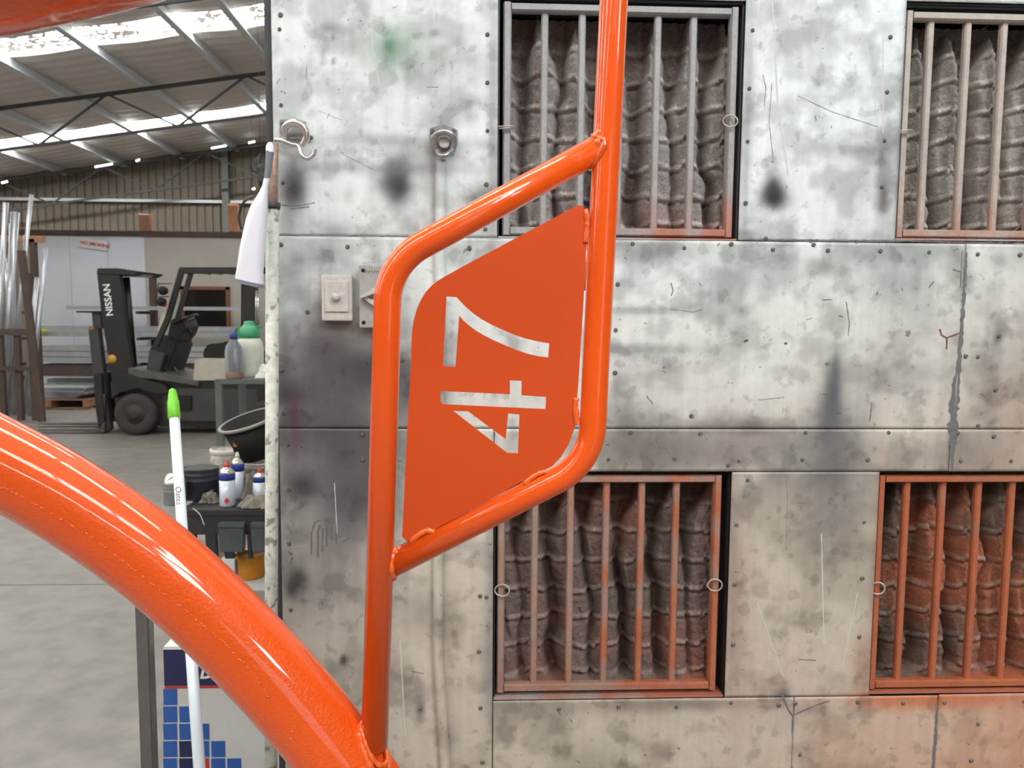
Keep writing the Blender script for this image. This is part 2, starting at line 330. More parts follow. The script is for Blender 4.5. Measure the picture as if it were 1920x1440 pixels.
def orange_mask(x, z):
    """how much orange overspray has settled here"""
    n = vnoise(x+2, z+2, 16, 5, 4)
    px = (x/PXM)+900; py = 594-(z-1.5)/PXM
    a = sm(500, 1150, py)*.75 + sm(900, 1500, px)*sm(250, 460, py)*.55 + sm(1150, 1280, py)*.4 + sm(1500, 1700, px)*sm(800, 1000, py)*.3
    a = a + .55*sm(360, 445, py)*(py < 520)*sm(930, 1200, px)
    a = a*(.15+.85*sm(880, 1330, px))*sm(700, 900, px)
    return np.clip(a*(.35+1.2*sm(.3, .7, n)), 0, 1)
def set_col(me, rgb):
    a = me.color_attributes.new('Col', 'FLOAT_COLOR', 'POINT'); n = len(me.vertices)
    d = np.ones((n, 4), 'f'); d[:, :3] = rgb; a.data.foreach_set('color', d.ravel())
def grid_mesh(name, P, nx, ny, material, parent, smooth=True):
    """P: (ny*nx,3) world points"""
    b = np.array(base(parent)); me = bpy.data.meshes.new(name)
    i = np.arange(nx-1); j = np.arange(ny-1); I, J = np.meshgrid(i, j); a = (J*nx+I).ravel()
    q = np.stack([a, a+1, a+nx+1, a+nx], 1)
    me.vertices.add(len(P)); me.vertices.foreach_set('co', (P-b).astype('f').ravel())
    me.loops.add(q.size); me.loops.foreach_set('vertex_index', q.ravel().astype('i'))
    me.polygons.add(len(q)); me.polygons.foreach_set('loop_start', (np.arange(len(q))*4).astype('i')); me.polygons.foreach_set('loop_total', np.full(len(q), 4, 'i'))
    me.polygons.foreach_set('use_smooth', np.full(len(q), smooth)); me.update(calc_edges=True); me.validate(); me.materials.append(material)
    return link(name, me, parent)
def mat_wall():
    m = mat('painted_sheet_metal', rough=.42, attr='Col', noise=.5, nscale=34, dark=.80, bump=.18, bscale=14)
    nt = m.node_tree; N = nt.nodes; L = nt.links; p = N['Principled BSDF']
    geo = N.new('ShaderNodeNewGeometry')
    # chips and scuffs
    n = N.new('ShaderNodeTexNoise'); n.inputs['Scale'].default_value = 55; n.inputs['Detail'].default_value = 3; n.inputs['Distortion'].default_value = 1.2; L.new(geo.outputs['Position'], n.inputs['Vector'])
    cr = N.new('ShaderNodeValToRGB'); cr.color_ramp.elements[0].position = .70; cr.color_ramp.elements[0].color = (1,1,1,1); cr.color_ramp.elements[1].position = .74; cr.color_ramp.elements[1].color = (.42,.40,.39,1)
    L.new(n.outputs['Fac'], cr.inputs[0])
    # fine long vertical wipes
    mp = N.new('ShaderNodeMapping'); mp.inputs['Scale'].default_value = (60, 1, 2.2); mp.inputs['Rotation'].default_value = (0, .06, 0); L.new(geo.outputs['Position'], mp.inputs[0])
    n2 = N.new('ShaderNodeTexNoise'); n2.inputs['Scale'].default_value = 1.0; n2.inputs['Detail'].default_value = 5; L.new(mp.outputs[0], n2.inputs['Vector'])
    cr2 = N.new('ShaderNodeValToRGB'); cr2.color_ramp.elements[0].position = .35; cr2.color_ramp.elements[0].color = (.95,.95,.95,1); cr2.color_ramp.elements[1].position = .62; cr2.color_ramp.elements[1].color = (1.02,1.02,1.02,1)
    L.new(n2.outputs['Fac'], cr2.inputs[0])
    src = p.inputs['Base Color'].links[0].from_socket
    for c in (cr, cr2):
        mx = N.new('ShaderNodeMix'); mx.data_type = 'RGBA'; mx.blend_type = 'MULTIPLY'; mx.inputs[0].default_value = 1
        L.new(src, mx.inputs[6]); L.new(c.outputs[0], mx.inputs[7]); src = mx.outputs[2]
    L.new(src, p.inputs['Base Color'])
    return m
M['sheet'] = mat_wall()
M['sprayed'] = mat('oversprayed_metal', rough=.5, attr='Col', noise=.5, nscale=120, dark=.7, bump=.3, bscale=200)
M['media'] = mat('fuzzy_filter_cloth', rough=.95, attr='Col', noise=.8, nscale=220, dark=.55, bump=.9, bscale=320)

# ================================================================== THE SETTING
# floor: poured slabs with a joint between them
fl = empty('floor', (0, 0, 0), kind='structure')
M['concrete'] = mat('worn_concrete', srgb(122, 117, 113), .42, noise=.5, nscale=1.3, dark=.62)
ntc = M['concrete'].node_tree
def add_mul(m, scale, lo, hi, p0, p1, det=5):
    nt = m.node_tree; N = nt.nodes; L = nt.links; p = N['Principled BSDF']; g = N.new('ShaderNodeNewGeometry')
    n = N.new('ShaderNodeTexNoise'); n.inputs['Scale'].default_value = scale; n.inputs['Detail'].default_value = det; L.new(g.outputs['Position'], n.inputs['Vector'])
    cr = N.new('ShaderNodeValToRGB'); cr.color_ramp.elements[0].position = p0; cr.color_ramp.elements[0].color = (lo, lo, lo, 1); cr.color_ramp.elements[1].position = p1; cr.color_ramp.elements[1].color = (hi, hi, hi, 1)
    L.new(n.outputs['Fac'], cr.inputs[0]); mx = N.new('ShaderNodeMix'); mx.data_type = 'RGBA'; mx.blend_type = 'MULTIPLY'; mx.inputs[0].default_value = 1
    src = p.inputs['Base Color'].links[0].from_socket; L.new(src, mx.inputs[6]); L.new(cr.outputs[0], mx.inputs[7]); L.new(mx.outputs[2], p.inputs['Base Color'])
add_mul(M['concrete'], 7, .78, 1.06, .35, .6)
add_mul(M['pole'], 42, 1, .42, .58, .64, 2)
add_mul(M['sheet'], 10, 1, .74, .57, .63, 7)
add_mul(M['sheet'], 24, 1, .80, .60, .64, 6)
YJ = [-9, -4.6, -0.2, 4.25, 8.7, 13.1, 17.3]
for y0, y1 in zip(YJ[:-1], YJ[1:]):
    MB().box((-1.2, (y0+y1)/2, -.05), (26.6, y1-y0-.010, .1)).build('concrete_slab', M['concrete'], fl)
MB().box((-1.2, 4.1, -.12), (26.8, 26.4, .04)).build('sub_base', M['dark_steel'], fl)
# roof
RS = .150; RZ = lambda x: 5.912+RS*x
M['foil'] = mat('sagging_foil_insulation', srgb(222, 213, 205), .5, 0, noise=.3, nscale=1.1, dark=.75, bump=.5, bscale=5, stretch=(.5, 3, 1))
def mat_skylight(name, litter):
    m = bpy.data.materials.new(name); m.use_nodes = True; nt = m.node_tree; N = nt.nodes; L = nt.links; p = N['Principled BSDF']
    p.inputs['Base Color'].default_value = (.5, .5, .48, 1); g = N.new('ShaderNodeNewGeometry')
    n = N.new('ShaderNodeTexNoise'); n.inputs['Scale'].default_value = 7.5; n.inputs['Detail'].default_value = 3; n.inputs['Distortion'].default_value = 1.4; L.new(g.outputs['Position'], n.inputs['Vector'])
    n.inputs['Scale'].default_value = 8.5
    cr = N.new('ShaderNodeValToRGB'); e = cr.color_ramp.elements; e[0].position = .455; e[0].color = (1,1,1,1); e[1].position = .475; e[1].color = (.010,.009,.007,1)
    if not litter: e[1].color = (.8,.8,.76,1)
    L.new(n.outputs['Fac'], cr.inputs[0])
    n2 = N.new('ShaderNodeTexNoise'); n2.inputs['Scale'].default_value = 1.3; L.new(g.outputs['Position'], n2.inputs['Vector'])
    c3 = N.new('ShaderNodeValToRGB'); c3.color_ramp.elements[0].position = .36; c3.color_ramp.elements[0].color = (0,0,0,1); c3.color_ramp.elements[1].position = .44; L.new(n2.outputs['Fac'], c3.inputs[0])
    mx = N.new('ShaderNodeMix'); mx.data_type = 'RGBA'; L.new(c3.outputs[0], mx.inputs[0]); mx.inputs[6].default_value = (1,1,1,1); L.new(cr.outputs[0], mx.inputs[7])
    mu = N.new('ShaderNodeMix'); mu.data_type = 'RGBA'; mu.blend_type = 'MULTIPLY'; mu.inputs[0].default_value = 1; L.new(mx.outputs[2], mu.inputs[6]); mu.inputs[7].default_value = (1, .99, .95, 1)
    L.new(mu.outputs[2], p.inputs['Emission Color']); p.inputs['Emission Strength'].default_value = SKY_EMIT
    return m
M['skylight'] = mat_skylight('backlit_skylight_sheet', False); M['skylight_litter'] = mat_skylight('backlit_skylight_under_leaf_litter', True)
roof = empty('ceiling', (0, 0, 0), kind='structure')
SKY = [(14.4, 15.1), (10.35, 10.95), (6.2, 6.8), (2.0, 2.6), (-2.35, -1.5), (-6.4, -5.8)]
XA, XB = -14.4, 3.0
def roof_strip(y0, y1):
    """ribbed sheet running down the slope; the ribs are real folds"""
    nx = 60; ny = max(2, int((y1-y0)/.05)); xs = np.linspace(XA, XB, nx); ys = np.linspace(y0, y1, ny)
    X, Y = np.meshgrid(xs, ys); sag = .035*np.abs(np.sin((X)/1.3*PI)) + .02*vnoise(X.ravel()+20, Y.ravel()+20, .9, 8, 3).reshape(X.shape)
    Z = RZ(X) - sag + .012*np.sin(Y*2*PI/.25)
    return grid_mesh('roof_sheet', np.stack([X.ravel(), Y.ravel(), Z.ravel()], 1), nx, ny, M['foil'], roof)
prev = 17.0
for a, b in SKY:
    roof_strip(b, prev); prev = a
    for k in range(6):
        x0 = XA+(XB-XA)*k/6; x1 = XA+(XB-XA)*(k+1)/6-.03
        MB().prism([(x0, a, RZ(x0)+.02), (x1, a, RZ(x1)+.02), (x1, b, RZ(x1)+.02), (x0, b, RZ(x0)+.02)], (0, 0, .01)).build('skylight_sheet', M['skylight_litter' if 10 < a < 11 else 'skylight'], roof)
roof_strip(-9, prev)
# other half of the roof, falling away past the ridge
MB().prism([(3, -9, RZ(3)), (12, -9, RZ(3)-1.2), (12, 17, RZ(3)-1.2), (3, 17, RZ(3))], (0, 0, .05)).build('roof_sheet', M['foil'], roof)
# purlins run away from the camera
for x in (-13.6, -12.4, -11.2, -10, -8.8, -7.55, -6.35, -5.19, -3.93, -3.2, -2.0, -.8, .4, 1.6, 2.8):
    MB().box((x, 4.0, RZ(x)-.10), (.03, 25.8, .15)).box((x+.035, 4.0, RZ(x)-.175), (.10, 25.8, .012)).build('purlin', M['purlin'], roof)
# trusses across the shed
for yt in (16.5, 12.3, 8.1, 3.9, -.3, -4.5):
    m = MB(); x0, x1 = XA, XB; dz = .62
    m.bar((x0, yt, RZ(x0)-.22), (x1, yt, RZ(x1)-.22), .04, .055).bar((x0, yt, RZ(x0)-.22-dz), (x1, yt, RZ(x1)-.22-dz), .03, .04)
    m.build('truss_chord', M['truss'], roof); m = MB()
    xs = np.arange(x0+.3, x1, 1.05)
    for i, x in enumerate(xs[:-1]):
        h = xs[i+1]; za, zb = (0, dz) if i % 2 == 0 else (dz, 0)
        m.bar((x, yt, RZ(x)-.22-za), (h, yt, RZ(h)-.22-zb), .025, .03)
    m.build('truss_web', M['truss'], roof)
# gable wall, ribbed cladding
wf = empty('wall_far', (0, 17.0, 0), kind='structure')
n = 0
for k in range(18):
    x0 = XA + k*1.0; P = []
    for i in range(6):
        a = x0+i*.1667; P += [(a, 17.0), (a+.11, 17.0), (a+.125, 16.965), (a+.15, 16.965)]
    P.append((x0+1.0, 17.0)); m = MB()
    vs = []; fs = []
    for (x, y) in P: vs += [(x, y, 0), (x, y, RZ(x)+.03)]
    for i in range(len(P)-1): fs.append((2*i, 2*i+2, 2*i+3, 2*i+1))
    m.add(vs, fs).build('cladding_sheet', M['cladding'], wf)
m = MB(); 
for z in (3.9,): m.box(((XA+3)/2, 16.9, z), (17, .05, .06))
m.build('girt', M['purlin'], wf)
m = MB()
p = at(425, 400, 16.85); m.box((p.x, 16.85, 2.6), (.14, .14, 5.1)); m.build('gable_column', M['bench'], wf)
gm = mat('daylight_through_gap', (1,1,1,1), .5, emit=((.8, .95, 1, 1), 6))
for (x0, y0, x1, y1) in ((178, 313, 211, 307), (255, 302, 262, 299), (396, 278, 424, 273), (466, 268, 478, 265), (3, 343, 14, 340), (473, 355, 478, 353)):
    m = MB(); m.bar(at(x0, y0, 16.3), at(x1, y1, 16.3), .02, .035); m.build('daylight_gap', gm, wf)
# left wall of the shed (out of frame, closes the space)
tag(MB().box((XA-.05, 4.0, 2.2), (.1, 26, 4.4)).build('wall_left', M['cladding']), kind='structure')
# wall behind the camera with an open roller door
m = MB()
m.box(((XA+3.6)/2, -9.05, 2.8), (3.6-XA, .1, 5.6)).box((9.8, -9.05, 2.8), (4.4, .1, 5.6)).box((5.6, -9.05, 5.2), (4.2, .1, 1.8))
tag(m.build('wall_rear', M['cladding']), kind='structure')
tag(MB().box((12.05, 4.0, 2.6), (.1, 26, 5.2)).build('wall_side', M['cladding']), kind='structure')

# partition wall of the office, with window and clutter beam on top
YO = 14.5
wo = empty('wall_office', (0, YO, 0), kind='structure')
zt = at(300, 444, YO).z
xa = at(62, 500, YO).x; xm = at(272, 500, YO).x; xb = at(760, 500, YO).x
nW = 3
for i in range(nW):
    a = xa+(xm-xa)*i/nW; b = xa+(xm-xa)*(i+1)/nW
    MB().box(((a+b)/2, YO+.04, zt/2), (b-a-.006, .08, zt)).build('wall_panel', M['officewhite'], wo)
MB().box(((xm+xb)/2, YO+.04, zt/2), (xb-xm, .08, zt)).build('wall_panel', M['officebeige'], wo)
MB().box(((xa-3+xb)/2, YO+.02, zt+.05), (xb-xa+3, .16, .09)).build('top_rail', M['brownsteel'], wo)
q0 = at(343, 540, YO); q1 = at(430, 620, YO)
wn = empty('window_1', (q0.x, YO-.02, q1.z), kind='structure')
cx, cz, ww, hh = (q0.x+q1.x)/2, (q0.z+q1.z)/2, q1.x-q0.x, q0.z-q1.z
m = MB()
for sx in (-1, 1): m.box((cx+sx*ww/2, YO-.03, cz), (.06, .06, hh+.06))
for sz in (-1, 1): m.box((cx, YO-.03, cz+sz*hh/2), (ww+.06, .06, .06))
m.build('window_frame', M['woodtrim'], wn)
MB().box((cx, YO-.012, cz), (ww, .02, hh)).build('pane', M['glassdark'], wn)
# sign
A, B = at(149, 443, YO-.05), at(202, 451, YO-.05)
s = empty('no_smoking_sign', A, 'white tilted sign with red NO SMOKING lettering fixed high on the white partition', 'sign')
xd = (B-A).normalized(); yd = Vector((0, -1, 0)).cross(xd)*1; yd = xd.cross(Vector((0, 1, 0)))*-1
yd = Vector((-xd.z, 0, xd.x)); Wd = (B-A).length; H = .19
MB().prism([A, B, B-yd*H, A-yd*H], (0, .02, 0)).build('sign_board', M['signwhite'], s)
tri_text('NO SMOKING', M['redp'], 'lettering', s, A-yd*.13+xd*.025+Vector((0, -.004, 0)), xd, yd, .083)

# ------------------------------------------------------------------ spray booth wall
def X_(px, py=700): return at(px, py, YW).x
def Z_(py, px=1150): return at(px, py, YW).z
booth = empty('wall_right', (XL, YW, 0), kind='structure')
ZT = 2.9; XR = X_(2300)
s1, s2 = Z_(449), Z_(803)
OP = {'W1': (X_(934, 220), X_(1390, 220), Z_(450, 1160), Z_(-2, 1160)),
      'W2': (X_(1688, 220), X_(2140, 220), Z_(452, 1760), Z_(6, 1800)),
      'W3': (X_(925, 1100), X_(1364, 1100), Z_(1310, 1140), Z_(884, 1240)),
      'W4': (X_(1638, 1100), X_(2080, 1100), Z_(1300, 1760), Z_(884, 1780))}
xs1 = X_(1800, 600); xs2 = X_(1485, 1380); xs3 = X_(1753, 1380)
PANELS = []
def sheet_y(x, z):
    off = 0
    for (a, b, c, d, o) in PANELS:
        if a <= x <= b and c <= z <= d: off = o; break
    return YW - off - .0035*float(vnoise(np.array([x+4]), np.array([z+4]), 2.2, 9, 2)[0]) - .001
def on_sheet(px, py, lift=.0006):
    p = at(px, py, YW-.003); return Vector((p.x, sheet_y(p.x, p.z)-lift, p.z))
def panel(x0, x1, z0, z1, off=0.0):
    PANELS.append((x0, x1, z0, z1, off))
    x0 += .001; x1 -= .001; z0 += .001; z1 -= .001
    st = .0075
    nx = max(2, int((x1-x0)/st)+1); nz = max(2, int((z1-z0)/st)+1)
    xs = np.linspace(x0, x1, nx); zs = np.linspace(z0, z1, nz); X, Z = np.meshgrid(xs, zs); x = X.ravel(); z = Z.ravel()
    y = YW - off - .0035*vnoise(x+4, z+4, 2.2, 9, 2) 
    e = np.minimum(np.minimum(x-x0, x1-x), np.minimum(z-z0, z1-z)); y = y - .0012*(e < .004)*vnoise(x+4, z+4, 14, 19, 2)
    o = grid_mesh('metal_panel', np.stack([x, y, z], 1), nx, nz, M['sheet'], booth)
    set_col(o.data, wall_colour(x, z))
    md = o.modifiers.new('solid', 'SOLIDIFY'); md.thickness = .002; md.offset = 0
    return o
W1, W2, W3, W4 = OP['W1'], OP['W2'], OP['W3'], OP['W4']
PN = {}
PN['a'] = panel(XL, W1[0], s1, ZT); PN['b'] = panel(W1[1], W2[0], s1, ZT, .001); panel(W2[1], XR, s1, ZT)
panel(W1[0], W1[1], W1[3], ZT); panel(W2[0], W2[1], W2[3], ZT)
PN['c'] = panel(XL, xs1, s2, s1-.0, .002); PN['d'] = panel(xs1, XR, s2, s1, .0015)
PN['e'] = panel(XL, W3[0], 0, s2); PN['f'] = panel(W3[0], xs1-.01, W3[3], s2, .001); PN['g'] = panel(xs1-.01, XR, W4[3], s2, .0005)
PN['h'] = panel(W3[1], W4[0], W3[2], W3[3]); panel(W4[1], XR, W4[2], W4[3])
PN['i'] = panel(W3[0], xs2, 0, W3[2], .0005); PN['j'] = panel(xs2, xs3, 0, W3[2]); PN['k'] = panel(xs3, XR, 0, W4[2], .001)
# framing behind the sheets (with holes where the filters sit)
m = MB()
for (x0, x1, z0, z1) in ((XL, W1[0]-.0, 0, ZT), (W1[1], W2[0], s1, ZT), (W1[0], XR, s2-.08, s1), (W3[1], W4[0], 0, s2), (W3[0], W3[1], 0, W3[2]-.0), (W4[0], XR, 0, W4[2]), (W4[1], XR, 0, ZT), (W2[1], XR, 0, ZT), (W1[0], W2[1], W1[3], ZT)):
    m.box(((x0+x1)/2, YW+.012, (z0+z1)/2), (x1-x0, .012, z1-z0))
m.build('backing_frame', M['black'], booth)
m = MB(); m.box(((XL+XR)/2, YW+.30, ZT/2), (XR-XL, .02, ZT)); m.build('plenum_back', M['black'], booth)
m = MB(); m.box((XL+.004, YW+2.0, ZT/2), (.012, 3.96, ZT)); m.build('side_sheet', M['officebeige'], booth)
m = MB(); m.box(((XL+XR)/2, YW+2.0, ZT+.01), (XR-XL, 4, .02)); m.build('booth_roof', M['dark_steel'], booth)
# corner column of dark steel just past the sheet edge
pc = at(505, 130, YW+.03)
m = MB(); m.box((XL-.010, YW+.03, ZT/2), (.018, .03, ZT)).box((XL-.002, YW+.016, ZT/2), (.012, .004, ZT))
m.build('corner_column', M['dark_steel'], booth)
# screws
sc = MB(); sc.lathe((0, 0, 0), [(.0052, 0), (.0052, .0008), (.0036, .0016), (.0034, .0040), (.0018, .0040), (.0015, .0026), (0, .0026)], 8, axis=(0, -1, 0))
scm = sc.build('tmp', M['screw']); sme = scm.data; sme.name = 'screw'; bpy.data.objects.remove(scm)
SC = {'a': [(524,55),(527,197),(531,342),(914,65),(914,155),(914,245),(912,346),(880,464),(526,28),(910,430)],
      'b': [(1411,57),(1405,166),(1402,265),(1398,381),(1669,70),(1663,173),(1658,264),(1653,351),(1436,447),(1520,452),(1605,453)],
      'c': [(527,459),(652,463),(880,466),(1186,457),(1283,465),(1371,458),(1449,468),(1552,470),(1650,471),(1741,473),(1158,533),(1154,619),(1153,699),(1525,459),(577,585),(529,694),(755,675),(1296,808-28)],
      'd': [(1832,477),(1872,630),(1810,668),(1833,669),(1866,731),(1833,798),(1911,478)],
      'e': [(533,774),(680,815),(680,862),(541,834),(542,918),(542,1020),(545,1144),(912,1180-60),(900,1118),(898,1222),(901,1328),(787,1330),(905,1430),(547,1250)],
      'f': [(1182,811),(1313,813),(1141,861),(1265,860),(1385,864),(1510,811),(1504,862),(1627,862),(1666,811),(1365,884-12)],
      'g': [(1796,812),(1863,818),(1801,864),(1895,864)],
      'h': [(1381,984),(1377,1096),(1375,1209),(1371,1318),(1620,979),(1616,1084),(1611,1194),(1402,865+35)],
      'i': [(1048,1330),(1160,1326),(1268,1326),(1460,1322)],
      'j': [(1491,1319),(1608,1316),(1693,1318),(1500,1415)],
      'k': [(1770,1317),(1920,1315),(1833,1357),(1730+90,1425)]}
for k, L_ in SC.items():
    for (x, y) in L_:
        w = on_sheet(x, y, 0); o = link('screw', sme, PN[k]); o.location = w - base(PN[k]); o.rotation_euler = (0, random.random()*6, 0)
        s_ = random.uniform(.85, 1.15); o.scale = (s_, 1, s_)
# sealant, scratches, drips: things with a body of their own on the sheet
def strip(pts, wpx, name, material, thick=.0012, jit=.25, parent=booth, yoff=.0062, m=None):
    own = m is None; m = m or MB(); w = wpx if isinstance(wpx, (list, tuple)) else [wpx]*len(pts)
    P = []; 
    for i in range(len(pts)-1):
        k = max(1, int(math.dist(pts[i], pts[i+1])/6))
        for j in range(k):
            t = j/k; P.append((pts[i][0]*(1-t)+pts[i+1][0]*t, pts[i][1]*(1-t)+pts[i+1][1]*t, w[i]*(1-t)+w[i+1]*t))
    P.append((*pts[-1], w[-1])); L_ = []; R2 = []
    for i, (x, y, ww_) in enumerate(P):
        a = P[max(i-1, 0)]; b = P[min(i+1, len(P)-1)]; dx, dy = b[0]-a[0], b[1]-a[1]; l = math.hypot(dx, dy) or 1
        h = ww_/2*(1+random.uniform(-jit, jit)); g = ww_/2*(1+random.uniform(-jit, jit))
        L_.append(on_sheet(x-dy/l*h, y+dx/l*h, thick*.5)); R2.append(on_sheet(x+dy/l*g, y-dx/l*g, thick*.5))
    n = len(P); vs = L_+R2; vs = vs+[v+Vector((0, thick, 0)) for v in vs]
    fs = []
    for i in range(n-1):
        fs += [(i, i+1, n+i+1, n+i), (i, 2*n+i, 2*n+i+1, i+1), (n+i, n+i+1, 3*n+i+1, 3*n+i)]
    m.add(vs, fs)
    if own: return m.build(name, material, parent)
strip([(1810, 460), (1807, 540), (1803, 600), (1797, 680), (1790, 740), (1784, 803)], [5, 6, 7, 9, 14, 18], 'sealant_bead', M['sealant'], jit=.5)
strip([(1787, 803), (1785, 850), (1784, 880)], [16, 10, 4], 'sealant_bead', M['sealant'], jit=.5)
strip([(1757, 1312), (1753, 1380), (1748, 1445)], [3, 5, 7], 'sealant_bead', M['sealant'], jit=.5)
strip([(1466, 1300), (1475, 1325), (1486, 1342), (1484, 1445)], [7, 3, 3, 3], 'sealant_bead', M['sealant'], jit=.4)
m = MB()
strip([(526, 441), (740, 443), (940, 447)], 2.6, '', None, m=m, jit=.7); strip([(1392, 449), (1700, 452), (1930, 457)], 2.6, '', None, m=m, jit=.6)
m.build('seam_edge', M['mark'], booth)
m = MB()
SCR = [([(1496,180),(1560,210),(1645,238)],1.2),([(1430,140),(1436,165),(1433,200)],1.5),([(1447,155),(1442,230),(1450,300)],1.2),([(1258,530),(1262,545),(1258,555)],2),([(1257,580),(1300,585),(1318,580)],1.6),([(1212,742),(1224,758)],2.5),([(1586,566),(1592,605),(1590,630)],2),([(1421,750),(1470,745)],1.4),
       ([(1230,820),(1234,838),(1252,842)],1.8),([(1250,845),(1262,862)],1.5),([(640,288),(700,318)],1),([(597,208),(640,225)],.8),([(1740,540),(1750,528)],2),([(1630,790),(1634,755)],2.2),([(1785,505),(1800,510)],3),([(1803,470),(1799,540)],2.2),([(1540,562),(1560,562)],2),([(1572,592),(1580,594)],3),
       ([(1475,1032),(1474,1000),(1476,930),(1474,900)],1),([(1495,943),(1512,944)],2),([(1497,1237),(1530,1238)],2),([(1490,1340),(1530,1322),(1555,1314)],3),([(578,1237),(590,1236)],1.2),([(652,1246),(662,1254)],1.5),([(770,1258),(795,1264)],1.3),([(528,385),(560,387),(590,380)],2.5),([(545,392),(580,388)],2),([(575,120),(574,150)],1.2),([(618,212),(613,222)],1.4),([(820,130),(814,140)],1.2),([(716,60),(722,50)],1),([(800,163),(822,164)],1.4),([(1512,600),(1522,596)],1.4),([(668,1330+20),(672,1372)],1.5)]
for pts, w in SCR: strip(pts, w*.85, '', None, m=m, jit=.5, thick=.0006)
tag(m.build('scratch_marks', M['mark'], booth), kind='stuff')
m = MB()
for pts, w in [([(1761,617),(1764,628),(1774,634),(1774,655)],3),([(1774,634),(1800,624)],2.4),([(1394,640),(1402,637)],4),([(1470,645),(1475,643)],4)]: strip(pts, w, '', None, m=m, jit=.4, yoff=.0048)
tag(m.build('paint_spots', M['markred'], booth), kind='stuff')
m = MB()
for pts, w in [([(584,1040),(584,1000),(590,980),(600,975)],3),([(596,1045),(596,1000),(600,985)],4),([(604,1035),(605,990)],3),([(612,1025),(613,985)],4),([(622,1010),(622,980),(610,975)],3),([(631,1020),(630,990)],2)]: strip(pts, w, '', None, m=m, jit=.3, yoff=.0052)
tag(m.build('paint_drips', M['mark'], booth), kind='stuff')
m = MB()
for pts, w in [([(696,40),(700,110),(715,170)],2.5),([(1448,0),(1458,200),(1478,330)],3),([(1625,80),(1645,230)],2),([(1655,60),(1655,250)],2),([(627,905),(632,1000)],1.6),([(750,1200),(760,1380)],1.8),([(1540,1000),(1545,1210)],2),([(1420,1130),(1470,1270)],1.6),([(1608,1110),(1580,1250)],1.6)]: strip(pts, w, '', None, m=m, jit=.3, yoff=.0046, thick=.0005)
tag(m.build('wipe_streaks', mat('pale_streak', srgb(196, 200, 197), .45), booth), kind='stuff')

# ------------------------------------------------------------------ exhaust filters in their openings
def colour_obj(o, tint=(196, 196, 196), amt=1.0, side=False):
    b = base(o.parent); me = o.data; n = len(me.vertices); co = np.empty(n*3, 'f'); me.vertices.foreach_get('co', co); co = co.reshape(-1, 3)+np.array(b)
    a = np.clip(orange_mask(co[:, 0], co[:, 2])*amt, 0, 1)[:, None]
    c = lin(*tint)*(1-a*.9) + lin(182, 98, 62)*a*.9
    set_col(me, c*(0.8+.3*vnoise(co[:, 0]+1, co[:, 2]+1, 30, 6, 3))[:, None]); return o
def fbar(m, a, b, w, h, k=24):
    """bar cut along its length so the overspray can vary"""
    a, b = Vector(a), Vector(b)
    d = (b-a).normalized(); s_ = d.cross(Vector((0, 1, 0))).normalized()
    prof = [(-w/2, h/2), (-w/2, -h*.2), (-w*.32, -h/2), (w*.32, -h/2), (w/2, -h*.2), (w/2, h/2)]; n = len(prof)
    vs = []
    for i in range(k+1):
        p = a+(b-a)*i/k
        for u, v in prof: vs.append(p + s_*u + Vector((0, v, 0)))
    fs = [(i*n+j, i*n+(j+1) % n, (i+1)*n+(j+1) % n, (i+1)*n+j) for i in range(k) for j in range(n)] + [list(range(n)), [k*n+j for j in range(n)][::-1]]
    m.add(vs, fs)
